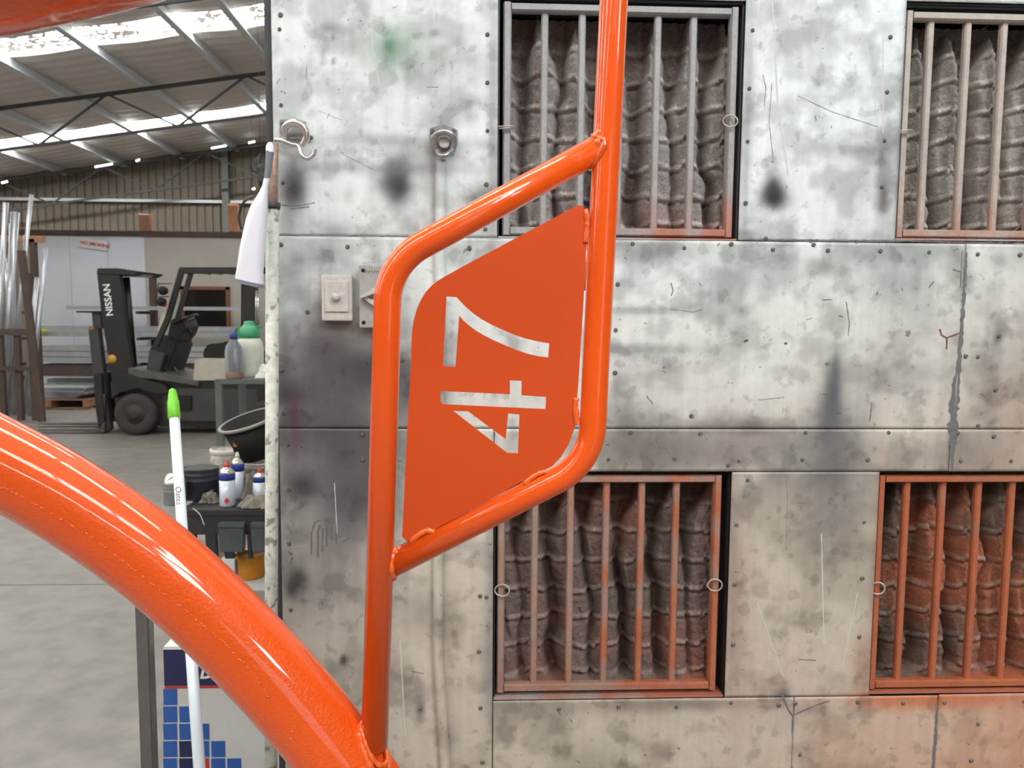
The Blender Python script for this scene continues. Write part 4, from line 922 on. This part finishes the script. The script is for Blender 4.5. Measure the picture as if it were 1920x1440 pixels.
a = at(455, 1104, YS).x; MB().box(((xl_+xr_)/2+.03, YS+.27, zsh), (xr_-xl_-.02, .5, .03)).build('lower_shelf', M['card'], ws)
zt0 = zs-.004
def place(px, py_base, dy=0):
    """stand something on the work stand top; depth from how low its foot shows"""
    return Vector((at(px, py_base, YS+dy).x, YS+dy, zt0))
def S_(w_px, Y): return w_px*Y/FPX
def aerosol(px, dy, top_py, wpx, label, capred=True, tilt=0):
    Y = YS+dy; c = Vector((at(px, 900, Y).x, Y, zt0)); r = S_(wpx, Y)/2; zt_ = at(px, top_py, Y).z; H = zt_-zt0
    o = empty('aerosol_can', c, label, 'can', 'aerosol cans on the work stand')
    MB().lathe(c, [(r*.92, 0), (r, .006), (r, H*.60)], 24).build('can_body', M['canwhite'], o)
    MB().lathe(c, [(r*1.01, H*.60), (r*1.01, H*.735), (r*.98, H*.75)], 24).build('blue_band', M['canblue'], o)
    MB().lathe(c, [(r*1.0, H*.75), (r*1.02, H*.765), (r*.8, H*.83), (r*.5, H*.87), (r*.48, H*.885)], 24).build('dome', M['chrome'], o)
    dm = [q for q in o.children if q.name.startswith('dome')][0]; MB().lathe(c, [(r*.36, H*.885), (r*.36, H*.94), (r*.24, H*.95), (r*.22, H), (0, H)], 12).build('nozzle', M['redp'] if capred else M['dirty_white'], dm)
    if capred: MB().pxp([(px-1, 933), (px+4, 939), (px-1, 945), (px-6, 939)], Y-r*1.03, Y-r*.9).build('warning_diamond', M['redp'], o)
    return o
aerosol(426, .06, 866, 29, 'white aerosol can with blue band standing upright nearest the front of the work stand', True)
aerosol(446, .20, 848, 24, 'aerosol can half hidden behind the front can and the white pail', False)
aerosol(487, .15, 879, 25, 'white aerosol can with red nozzle beside the white pole', True)
# open dark paint tin
def tinbody(name, px, dy, wpx, top_py, label, mt, cat='tin', hollow=True, rim=None, ribs=True):
    Y = YS+dy; c = Vector((at(px, 900, Y).x, Y, zt0)); r = S_(wpx, Y)/2; H = at(px, top_py, Y).z-zt0
    o = empty(name, c, label, cat)
    prof = [(r*.97, 0), (r, .006)] + ([(r, H*.62), (r*1.03, H*.64), (r, H*.66), (r, H*.8), (r*1.03, H*.82), (r, H*.84)] if ribs else []) + [(r, H*.98), (r*1.04, H)]
    if hollow: prof += [(r*.98, H), (r*.97, H*.75), (0, H*.75)]
    MB().lathe(c, prof, 32).build('body', mt, o)
    if rim: MB().lathe(c, [(r*1.05, H-.012), (r*1.07, H-.004), (r*1.05, H+.004), (r*.95, H+.004), (r*.93, H-.004)], 32, caps=False).build('rim', rim, o)
    return o, c, r, H
o, c, r, H = tinbody('paint_tin', 376, .22, 66, 877, 'large open dark paint tin with grey ribs on the work stand', M['drum'])
m = MB(); nn = 14; vs = [c+Vector((0, 0, H*1.06))]; 
for i in range(nn): a_ = 2*PI*i/nn; vs.append(c+Vector((r*.94*math.cos(a_), r*.94*math.sin(a_), H*(.99+random.uniform(-.02, .03)))))
m.add(vs, [(0, 1+i, 1+(i+1) % nn) for i in range(nn)]).build('crumpled_liner', M['tooldark'], o)
o, c, r, H = tinbody('paint_tin', 327, .10, 40, 905, 'tall grey tin with a bright domed lid at the left end of the work stand', M['tin'], hollow=False)
MB().lathe(c+Vector((0, 0, H)), [(r*1.08, -.004), (r*1.06, .006), (r*.7, .035), (r*.5, .042), (r*.3, .043), (0, .043)], 28).build('lid', M['chrome'], o)
# white pail on the stand with the tilted black bucket in it
Yb = YS+.36; px = 492; wpx = 84; 
c = Vector((at(px, 900, Yb).x, Yb, zt0)); r = S_(wpx, Yb)/2; H = at(450, 862, Yb).z-zt0
wp = empty('pail', c, 'paint streaked white pail under the tilted black bucket', 'bucket')
MB().lathe(c, [(r*.88, 0), (r*.97, H*.8), (r*1.0, H*.82), (r*1.0, H*.86), (r*.98, H), (r*.94, H), (r*.85, .01), (0, .01)], 32).build('body', M['bucket'], wp)
MB().lathe(c, [(r*1.02, H*.94), (r*1.05, H*.97), (r*1.02, H*1.0), (r*.95, H*1.0)], 32, caps=False).build('rim', M['dirty_white'], wp)
ax = Vector((-.26, -.20, .95)).normalized(); cc = at(492, 858, Yb); cc = Vector((cc.x, Yb, zt0+H+.03))
bb_ = empty('black_bucket', cc, 'black rubber bucket tilted on top of the white pail', 'bucket')
R1 = .138; HB = .175
MB().lathe(cc, [(R1*.72, 0), (R1*.98, HB), (R1*.93, HB), (R1*.68, .012), (0, .012)], 36, axis=ax).build('body', M['blackp'], bb_)
MB().lathe(cc, [(R1*1.0, HB-.012), (R1*1.06, HB-.008), (R1*1.06, HB+.002), (R1*.97, HB+.004), (R1*.95, HB-.006)], 36, axis=ax, caps=False).build('rim', M['rimgrey'], bb_)
m = MB(); m.tube(catmull([at(438, 808, Yb-.08), at(437, 840, Yb-.1), at(444, 852, Yb-.1), at(452, 856, Yb-.08)], 5), .0022, 6); m.build('handle', M['tooldark'], bb_)
m = MB(); m.pxp([(434, 810), (440, 808), (444, 838), (438, 838)], Yb-.12, Yb-.10); m.build('yellow_strap', M['yellowtin'], bb_)
# the other white pail further back, on the floor bench behind
Yc = 4.3; a = at(424, 842, Yc); r = S_(56, Yc)/2; c = Vector((a.x, Yc, 0)); H = a.z
o = empty('pail_drum', c, 'tall pale drum with a smeared rim behind the work stand', 'drum')
MB().lathe(c, [(r*.95, 0), (r*.98, H*.9), (r*1.04, H*.92), (r*.98, H*.94), (r*1.0, H), (r*.9, H), (r*.88, H*.9), (0, H*.9)], 32).build('body', M['bucket'], o)
MB().lathe(c, [(r*1.03, H-.02), (r*1.06, H-.008), (r*1.03, H+.004), (r*.93, H+.004)], 32, caps=False).build('rim', M['dirty_white'], o)
# rags
def rag(name, pts, Y, label, material, cat='rag', z0=None, hgt_=.05, seed=1):
    xs_ = [p[0] for p in pts]; n = 22
    a = at(min(xs_), pts[0][1], Y); b = at(max(xs_), pts[0][1], Y); z0 = zt0 if z0 is None else z0; W_ = b.x-a.x; D_ = W_*.8
    root = empty(name, ((a.x+b.x)/2, Y, z0), label, cat); u = np.linspace(0, 1, n); U, V = np.meshgrid(u, u); U = U.ravel(); V = V.ravel()
    e = np.clip(np.minimum(np.minimum(U, 1-U), np.minimum(V, 1-V))*5, 0, 1)
    h = hgt_*e*(.3+1.1*vnoise(U*5+seed, V*5+seed, 1, seed, 3)) + .003
    ed = .04*(vnoise(U*6+3, V*6+3, 1, seed+4, 2)-.5)
    x = a.x+U*W_+ed; y = Y-D_/2+V*D_+ed
    o = grid_mesh('cloth', np.stack([x, y, z0+h], 1), n, n, material, root); return root
rag('rag', [(380, 950), (410, 950)], YS+.12, 'pale crumpled rag at the front edge of the work stand', M['rag'], seed=3, hgt_=.045)
rag('rag', [(456, 950), (480, 950)], YS+.20, 'dark stained rag heaped between the two aerosol cans', M['rag'], seed=9, hgt_=.10)
rag('rag', [(452, 955), (512, 955)], YS+.055, 'grubby rag lying in front of the can beside the white pole', M['rag'], seed=15, hgt_=.04)
m = MB(); P = catmull([at(362, 953, YS-.02), at(375, 965, YS-.03), at(383, 985, YS-.045)], 5); m.tube(P, .002, 6); tag(m.build('cable_tie', M['dirty_white']), 'thin white curved cable tie sticking up from the work stand', 'tie')
# ochre tin on the lower shelf
Yt = YS+.12; a, b = at(441, 1038, Yt), at(496, 1095, Yt); r = (b.x-a.x)/2
zq = zsh+.016; c = Vector(((a.x+b.x)/2, Yt, zq)); H = a.z-zq
o = empty('ochre_tin', c, 'ochre yellow tin with dark picture on the white lower shelf', 'tin')
MB().lathe(c, [(r*.97, 0), (r, .005), (r, H-.008), (r*1.03, H), (r*.92, H), (r*.9, H-.01), (0, H-.01)], 32).build('body', M['yellowtin'], o)
th = [math.radians(t_) for t_ in range(198, 240, 6)]
m = MB(); vs = []
for t_ in th: vs += [c+Vector((math.cos(t_)*r*1.004, math.sin(t_)*r*1.004, H*.15)), c+Vector((math.cos(t_)*r*1.004, math.sin(t_)*r*1.004, H*.85))]
m.add(vs, [(2*i, 2*i+2, 2*i+3, 2*i+1) for i in range(len(th)-1)]).build('label', M['brownsteel'], o)

# ------------------------------------------------------------------ steel bench with sprayer and bottle
YB = 6.0; zb = at(440, 711, YB).z; xb0, xb1 = at(401, 712, YB).x, at(575, 712, YB).x
be = empty('steel_bench', ((xb0+xb1)/2, YB+.3, 0), 'grey green steel bench standing in front of the forklift', 'bench')
MB().box(((xb0+xb1)/2, YB+.32, zb-.02), (xb1-xb0, .64, .04)).build('bench_top', M['bench'], be, bevel=.004)
for x in (xb0+.03, xb1-.03):
    for y in (YB+.03, YB+.6): MB().box((x, y, (zb-.04)/2), (.05, .05, zb-.04)).build('leg', M['bench'], be)
MB().box((xb0+.31, YB+.6, zb-.10), (.03, .03, .12)).build('brace', M['bench'], be)
def bt(px, y): return Vector((at(px, 690, y).x, y, zb))
c = bt(469, YB+.27); k = (YB+.27)/FPX
sp = empty('pump_sprayer', c, 'white pump sprayer with a green collar and nozzle on the steel bench', 'sprayer')
MB().lathe(c, [(24*k, 0), (25*k, 4*k), (25*k, 52*k), (22*k, 66*k), (15*k, 74*k)], 28).build('tank', M['milky'], sp)
m = MB(); m.lathe(c+Vector((0, 0, 72*k)), [(18*k, 0), (19*k, 4*k), (17*k, 18*k), (13*k, 20*k), (9*k, 26*k), (9*k, 30*k), (0, 31*k)], 24)
m.bar(c+Vector((-12*k, 0, 92*k)), c+Vector((24*k, 0, 92*k)), 5*k, 5*k); m.bar(c+Vector((-17*k, -3*k, 92*k)), c+Vector((-24*k, -3*k, 72*k)), 4*k, 5*k); m.build('collar', M['dgreen'], sp)
m = MB(); m.tube(catmull([c+Vector((-17*k, -20*k, 90*k)), c+Vector((-21*k, -24*k, 70*k)), c+Vector((-24*k, -26*k, 45*k))], 4), 1.6*k, 6); m.build('hose', M['tooldark'], sp)
c = bt(439, YB+.08); k = (YB+.08)/FPX
bo = empty('clear_bottle', c, 'clear plastic bottle with blue cap and a little amber liquid on the bench', 'bottle')
MB().lathe(c, [(15*k, 0), (16*k, 2*k), (16*k, 50*k), (14*k, 60*k), (7*k, 70*k), (6*k, 74*k)], 24).build('bottle_body', M['clear'], bo)
MB().lathe(c+Vector((0, 0, .5*k)), [(15.3*k, 0), (15.3*k, 11*k), (0, 11*k)], 24).build('liquid', M['amber'], bo)
MB().lathe(c, [(7*k, 73*k), (7*k, 84*k), (0, 85*k)], 16).build('cap', M['blue'], bo)
rag('white_rag', [(484, 708), (520, 708)], YB+.14, 'crumpled white cloth heaped on the bench right of the sprayer', M['ragwhite'], z0=zb, hgt_=.11, seed=22)

# ------------------------------------------------------------------ forklift
YN = 9.6
fk = empty('forklift', (at(340, 815, YN).x, YN+.5, 0), 'black forklift with a raised mast parked side on in front of the racks', 'forklift')
def fp(name, pts, y0, y1, material, bevel=.006): return MB().pxp(pts, y0, y1).build(name, material, fk, bevel=bevel)
m = MB(); m.pxp([(181, 508), (224, 510), (240, 640), (252, 700), (252, 795), (222, 800), (206, 690), (190, 590)], YN+.18, YN+.26); m.pxp([(181, 508), (224, 510), (240, 640), (252, 700), (252, 795), (222, 800), (206, 690), (190, 590)], YN+.78, YN+.86); m.build('mast', M['fork_black'], fk, bevel=.005)
fp('mast_rail', [(165, 614), (184, 616), (207, 805), (196, 812), (184, 806)], YN+.20, YN+.30, M['fork_grey']); fp('mast_rail', [(165, 614), (184, 616), (207, 805), (196, 812), (184, 806)], YN+.74, YN+.84, M['fork_grey'])
fp('crosshead', [(182, 503), (222, 503), (262, 509), (250, 516), (182, 513)], YN+.16, YN+.90, M['fork_black'])
m = MB(); m.cyl(at(236, 520, YN+.4), at(250, 685, YN+.4), .045, 16); m.cyl(at(236, 520, YN+.65), at(250, 685, YN+.65), .045, 16); m.build('lift_cylinder', M['fork_black'], fk)
m = MB(); m.tube(catmull([at(228, 522, YN+.3), at(231, 560, YN+.28), at(236, 600, YN+.28), at(245, 655, YN+.3)], 5), .018, 8); m.build('hose', M['rubber'], fk)
fp('top_light', [(246, 510), (270, 514), (262, 518), (246, 516)], YN+.3, YN+.6, M['chrome'], .002)
tri_text('NISSAN', M['white_print'], 'lettering', fk, at(212, 592, YN+.176), (at(205, 520, YN)-at(213, 592, YN)), (at(190, 560, YN)-at(200, 559, YN)), .118)
MB().lathe(at(210, 673, YN+.178), [(.055, 0), (.055, .004), (0, .004)], 18, axis=(0, -1, 0)).build('decal', M['yellow'], fk)
fp('carriage', [(176, 700), (190, 700), (196, 790), (184, 800), (178, 760)], YN+.15, YN+.92, M['fork_black'])
fp('load_guard', [(142, 583), (186, 583), (186, 587), (142, 586)], YN+.2, YN+.8, M['fork_black'], .002)
fp('guard_post', [(172, 586), (188, 586), (190, 616), (174, 616)], YN+.24, YN+.32, M['fork_grey'], .002)
fp('reflector', [(165, 612), (176, 612), (176, 619), (166, 619)], YN+.19, YN+.2, M['woodtrim'], .001)
for y0 in (YN+.16, YN+.72):
    a = at(196, 806, y0); zf = .045
    m = MB(); L0 = at(70, 806, y0).x
    m.prism([(L0, y0, .035), (a.x, y0, .02), (a.x+.02, y0, .5), (a.x-.02, y0, .5), (a.x-.04, y0, .06), (L0, y0, .045)], (0, .12, 0)); m.build('fork', M['fork_edge'], fk, bevel=.004)
# chassis
fp('chassis', [(222, 700), (300, 712), (560, 716), (560, 772), (520, 800), (300, 800), (240, 770)], YN+.12, YN+.95, M['fork_black'], .02)
fp('side_panel', [(302, 728), (520, 730), (520, 792), (312, 790)], YN+.09, YN+.14, M['fork_grey'], .01)
fp('fender', [(206, 716), (232, 700), (270, 712), (310, 722), (318, 736), (296, 740), (258, 728), (226, 736), (208, 748)], YN+.0, YN+.28, M['fork_black'], .01)
fp('floor_plate', [(240, 690), (300, 700), (372, 716), (372, 724), (296, 712), (240, 706)], YN+.06, YN+1.0, M['fork_edge'], .004)
fp('step', [(330, 742), (358, 742), (358, 768), (334, 768)], YN+.06, YN+.10, M['black'], .003)
# wheels
def wheel(px, py, rpx, y0, w):
    c = at(px, py, y0); r = rpx*y0/FPX; c = Vector((c.x, y0, r))
    ty = MB().lathe(c, [(r*.50, 0), (r*.62, -.012), (r*.9, -.012), (r, .02), (r, w-.02), (r*.9, w+.01), (r*.5, w)], 40, axis=(0, 1, 0)).build('tyre', M['rubber'], fk)
    MB().lathe(c, [(r*.16, -.03), (r*.2, -.01), (r*.46, .0), (r*.51, .012), (r*.51, w*.9)], 32, axis=(0, 1, 0)).build('wheel_hub', M['hub'], ty)
wheel(253, 778, 39, YN+.02, .2); wheel(253, 778, 39, YN+.86, .2); wheel(500, 786, 33, YN+.04, .16); wheel(500, 786, 33, YN+.86, .16)
# cowl, dash, steering
fp('cowl', [(272, 700), (280, 655), (296, 628), (316, 630), (333, 643), (326, 665), (312, 705), (290, 706)], YN+.30, YN+.86, M['fork_black'], .02)
fp('side_box', [(273, 698), (280, 656), (309, 664), (296, 708)], YN+.20, YN+.34, M['fork_grey'], .01)
fp('dashboard', [(320, 600), (338, 592), (348, 612), (342, 628), (332, 640), (314, 630)], YN+.34, YN+.82, M['fork_black'], .01)
fp('patch', [(306, 582), (315, 578), (312, 600), (304, 615), (300, 632), (294, 633), (298, 610)], YN+.10, YN+.16, M['cream'], .004)
c = at(346, 601, YN+.5); nrm = Vector((-.42, 0, .9)).normalized(); u = nrm.cross(Vector((0, 1, 0))).normalized(); v = nrm.cross(u)
m = MB(); m.tube([c+(u*math.cos(t_)+v*math.sin(t_))*.18 for t_ in np.linspace(0, 2*PI, 29)[:-1]], .014, 8, closed=True)
for t_ in (0, 2.1, 4.2): m.cyl(c-nrm*.03, c+(u*math.cos(t_)+v*math.sin(t_))*.175, .01, 8)
m.cyl(c-nrm*.04, c-nrm*.22, .02, 10); m.build('steering_wheel', M['fork_black'], fk)
m = MB(); m.cyl(at(308, 690, YN+.3), at(333, 710, YN+.3), .012, 8); m.cyl(at(327, 688, YN+.3), at(341, 710, YN+.3), .01, 8); m.build('pedal_lever', M['fork_grey'], fk)
# overhead guard
def bars(name, segs, w, h, ys, material):
    for y in ys:
        m = MB()
        for (x0, y0, x1, y1) in segs: m.bar(at(x0, y0, y), at(x1, y1, y), w, h, up=(0, 1, 0))
        m.build(name, material, fk)
bars('guard_pillar', [(341, 506, 316, 595), (316, 595, 292, 650)], .06, .055, (YN+.12, YN+.98), M['fork_black'])
bars('guard_pillar', [(358, 512, 332, 600)], .05, .045, (YN+.16,), M['fork_black'])
fp('guard_rail', [(336, 501), (560, 501), (560, 513), (336, 513)], YN+.10, YN+.17, M['fork_black'], .004); fp('guard_rail', [(336, 501), (560, 501), (560, 513), (336, 513)], YN+.93, YN+1.0, M['fork_black'], .004)
for x in range(350, 560, 24): fp('guard_slat', [(x, 503), (x+6, 503), (x+6, 509), (x, 509)], YN+.17, YN+.93, M['fork_black'], .002)
fp('rear_pillar', [(452, 513), (477, 513), (477, 720), (450, 720)], YN+.12, YN+.2, M['fork_black'], .004)
m = MB(); 
for x in (480, 484): m.cyl(at(x, 545, YN+.1), at(x, 610, YN+.1), .012, 8)
m.build('gas_strut', M['chrome'], fk)
# lamps and mirror
m = MB(); m.bar(at(296, 532, YN+.05), at(322, 532, YN+.05), .012, .012).bar(at(297, 532, YN+.05), at(294, 558, YN+.05), .012, .012).bar(at(294, 557, YN+.05), at(316, 556, YN+.05), .012, .012); m.build('lamp_bracket', M['fork_grey'], fk)
for (x, y) in ((305, 545), (302, 566)):
    MB().lathe(at(x, y, YN+.0), [(0, -.03), (.045, -.02), (.055, .0), (.05, .05), (.02, .08), (0, .08)], 18, axis=(0, 1, 0)).build('work_lamp', M['black'], fk)
MB().lathe(at(309, 571, YN+.03), [(.03, 0), (.03, .02), (0, .02)], 14, axis=(0, -1, 0)).build('indicator', M['redp'], fk)
# hood and seat
fp('hood', [(360, 722), (364, 678), (372, 672), (470, 674), (470, 716)], YN+.14, YN+.92, M['cream'], .02)
fp('seat', [(379, 660), (390, 644), (400, 646), (425, 640), (452, 642), (452, 674), (384, 675), (380, 668)], YN+.28, YN+.78, M['black'], .02)
fp('counterweight', [(470, 660), (560, 655), (580, 690), (575, 760), (540, 790), (480, 770)], YN+.08, YN+1.0, M['fork_black'], .03)

# ------------------------------------------------------------------ racks and stock
YR = 13.3
rk = empty('stock_rack', (at(60, 700, YR).x, YR, 0), 'brown steel cantilever rack holding horizontal extrusions along the partition', 'rack')
levels = [583, 632, 680, 706]
for px in (66, 290, 480):
    x = at(px, 700, YR+.5).x; MB().box((x, YR+.55, 1.1), (.09, .12, 2.2)).build('rack_post', M['brownsteel'], rk)
    for py in levels:
        z = at(px, py, YR).z; MB().box((x, YR+.2, z-.03), (.06, .62, .05)).build('rack_arm', M['brownsteel'], rk)
grp = {583: ('long pale extrusion on the top arms of the stock rack', 'extrusions on the top rack level', 3, 120), 632: ('foil bright extrusion on the second arms of the stock rack', 'extrusions on the second rack level', 4, 62), 680: ('silver extrusion in the stack on the third arms of the stock rack', 'extrusions on the third rack level', 8, 70)}
for py, (lab, g, n, pxs) in grp.items():
    z = at(300, py, YR).z
    for i in range(n):
        row = i//3; y = YR+.0+(i % 3)*.13; zz = z+.045+row*.095
        x0 = at(pxs+random.randint(-12, 12), py, YR).x; x1 = at(640, py, YR).x; hgt_ = .085 if py != 583 else .06
        m = MB(); m.box(((x0+x1)/2, y, zz), (x1-x0, .11, hgt_)); m.box((x0+.002, y, zz), (.004, .06, hgt_*.5)); tag(m.build('extrusion', M['alu']), lab, 'extrusion', g)
x0 = at(75, 700, YR).x; x1 = at(420, 700, YR).x; z = at(300, 706, YR).z
tag(MB().box(((x0+x1)/2, YR+.2, z+.10), (x1-x0, .4, .2), bev=.01).build('timber_pack', M['brownsteel']), 'dark brown pack lying on the lowest arms of the stock rack', 'pack')
m = MB(); p = at(74, 622, YR-.16); m.box(p, (.14, .12, .08), bev=.02); tag(m.build('yellow_wrap', mat('yellow_tape', srgb(205, 200, 60), .5)), 'yellow wrapping on the end of the bright extrusions', 'tape')
# pallet with sheets
YPa = 12.3; a = at(12, 765, YPa); b = at(168, 765, YPa)
pl = empty('pallet', ((a.x+b.x)/2, YPa+.5, 0), 'low wooden pallet on the floor beside the forklift forks', 'pallet')
W_ = b.x-a.x; zc = .155
for i in range(5): MB().box(((a.x+b.x)/2, YPa+.08+i*.22, zc-.011), (W_, .12, .022)).build('deck_board', M['wood'], pl)
for i in range(3): MB().box((a.x+.06+i*(W_-.12)/2, YPa+.5, zc-.072), (.09, 1.0, .10)).build('bearer', M['wood'], pl)
for i in range(3): MB().box(((a.x+b.x)/2, YPa+.08+i*.44, .011), (W_, .1, .022)).build('base_board', M['wood'], pl)
zz = zc
SHL = ['bottom', 'second from bottom', 'third from bottom', 'middle', 'third from top', 'second from top', 'topmost']
for i in range(7):
    w = W_*random.uniform(.62, .85); t = .026; x = (a.x+b.x)/2+random.uniform(-.05, .14)
    o = MB().box((x, YPa+.5+random.uniform(-.05, .05), zz+t/2), (w, .86, t-.002)).build('metal_sheet', M['alu'])
    tag(o, 'silver flat sheet on the wooden pallet, '+SHL[i]+' of its stack', 'sheet', 'sheets stacked on the pallet'); zz += t
tag(MB().box((at(140, 700, 13.5).x, 13.62, .19), (.95, .24, .38), bev=.01).build('wrapped_bundle', M['tin']), 'grey wrapped bundle standing behind the pallet', 'bundle')
# vertical bar rack at the far left
YV = 11.0
vr = empty('bar_rack', (at(30, 740, YV).x, YV, 0), 'brown steel rack at the far left holding upright tubes', 'rack')
for px in (4, 36, 63, -40):
    x = at(px, 700, YV).x; MB().box((x, YV, at(px, 622, YV).z/2), (.07, .07, at(px, 622, YV).z)).build('rack_post', M['brownsteel'], vr)
for py, w in ((622, .09), (690, .06)):
    a = at(-60, py, YV); b = at(66, py, YV); MB().box(((a.x+b.x)/2, YV-.05, a.z), (b.x-a.x, .06, w)).build('rack_beam', M['brownsteel'], vr)
a = at(-60, 447, YV+1.1); b = at(82, 447, YV+1.1); MB().box(((a.x+b.x)/2, YV+1.1, a.z), (b.x-a.x, .08, .10)).build('top_beam', M['wood'], vr)
for px in (-50, 62): x = at(px, 447, YV+1.1).x; MB().box((x, YV+1.1, a.z/2), (.08, .08, a.z)).build('rear_post', M['brownsteel'], vr)
LT = [(11, 380, -14, 735, .035), (29, 398, 2, 738, .055), (59, 365, 12, 738, .028), (86, 465, 54, 735, .03), (22, 420, 26, 738, .04), (48, 440, 20, 738, .025), (70, 520, 44, 738, .035), (4, 450, 40, 738, .03)]
ORD = ['second bare tube from the left edge, leaning in the far left rack', 'thick bright tube, third from the left edge in the far left rack', 'thin tall tube with the highest top in the far left rack', 'short tube furthest right beside the far left rack', 'thick tube leaning behind the tallest one in the far left rack', 'thin tube crossing just left of the brown plank in the far left rack', 'low tube leaning right of the brown plank in the far left rack', 'tube leaning the opposite way at the left edge of the rack']
for i, (x0, y0, x1, y1, r) in enumerate(LT):
    a = at(x0, y0, YV+.27+i*.1); b = at(x1, y1, YV+.12+i*.1); b.z = 0.01
    tag(MB().cyl(a, b, r, 12).build('upright_tube_stock', M['alu']), ORD[i], 'tube', 'tubes leaning in the far left rack')
a = at(40, 470, YV-.12); b = at(68, 610, YV-.14)
tag(MB().bar(a, Vector((b.x+.02, b.y, 0)), .09, .05).build('brown_plank', M['brownsteel']), 'dark brown plank leaning among the upright tubes', 'plank')
# clutter over the partition
for (x0, x1, h, Y, lab, mt) in ((263, 286, .30, YO+.0, 'small brown carton standing on the partition rail', M['cardboard']), (430, 448, .5, YO, 'crumpled orange cloth bundle on the partition rail near the pole', M['foam'])):
    a, b = at(x0, 445, Y), at(x1, 445, Y)
    m = MB(); m.box(((a.x+b.x)/2, Y+.02, zt+.10+h/2), (b.x-a.x, .14, h), bev=.02); o = m.build('bundle', mt)
    for v in o.data.vertices: v.co += Vector((random.uniform(-.02, .02), 0, random.uniform(-.02, .02)))
    tag(o, lab, 'bundle')
m = MB(); m.tube(catmull([at(488, 288, 8), at(484, 305, 8), at(490, 318, 8), at(492, 338, 8), at(490, 350, 8)], 5), [.012]*3+[.03]*5+[.045]*5+[.05]*5+[.03]*3, 8); m.tube(catmull([at(474, 318, 8), at(482, 322, 8), at(490, 330, 8)], 4), .018, 8)
m.tube([at(489, 340, 8.1), Vector((at(489, 340, 8.1).x, 8.1, RZ(at(489, 340, 8.1).x)-.84))], .002, 6)
tag(m.build('hanging_strap', M['tooldark']), 'dark strap hanging from the roof near the booth corner', 'strap')
m = MB(); m.tube(catmull([at(474, 368, 12.3), at(458, 378, 12), at(450, 395, 12), at(448, 412, 12), at(453, 430, 12)], 5), .02, 8); m.tube([at(474, 368, 12.3), Vector((at(474, 368, 12.3).x, 12.3, RZ(at(474, 368, 12.3).x)-.84))], .002, 5)
tag(m.build('hanging_cable', M['tooldark']), 'dark cable loop hanging beside the white shade', 'cable')
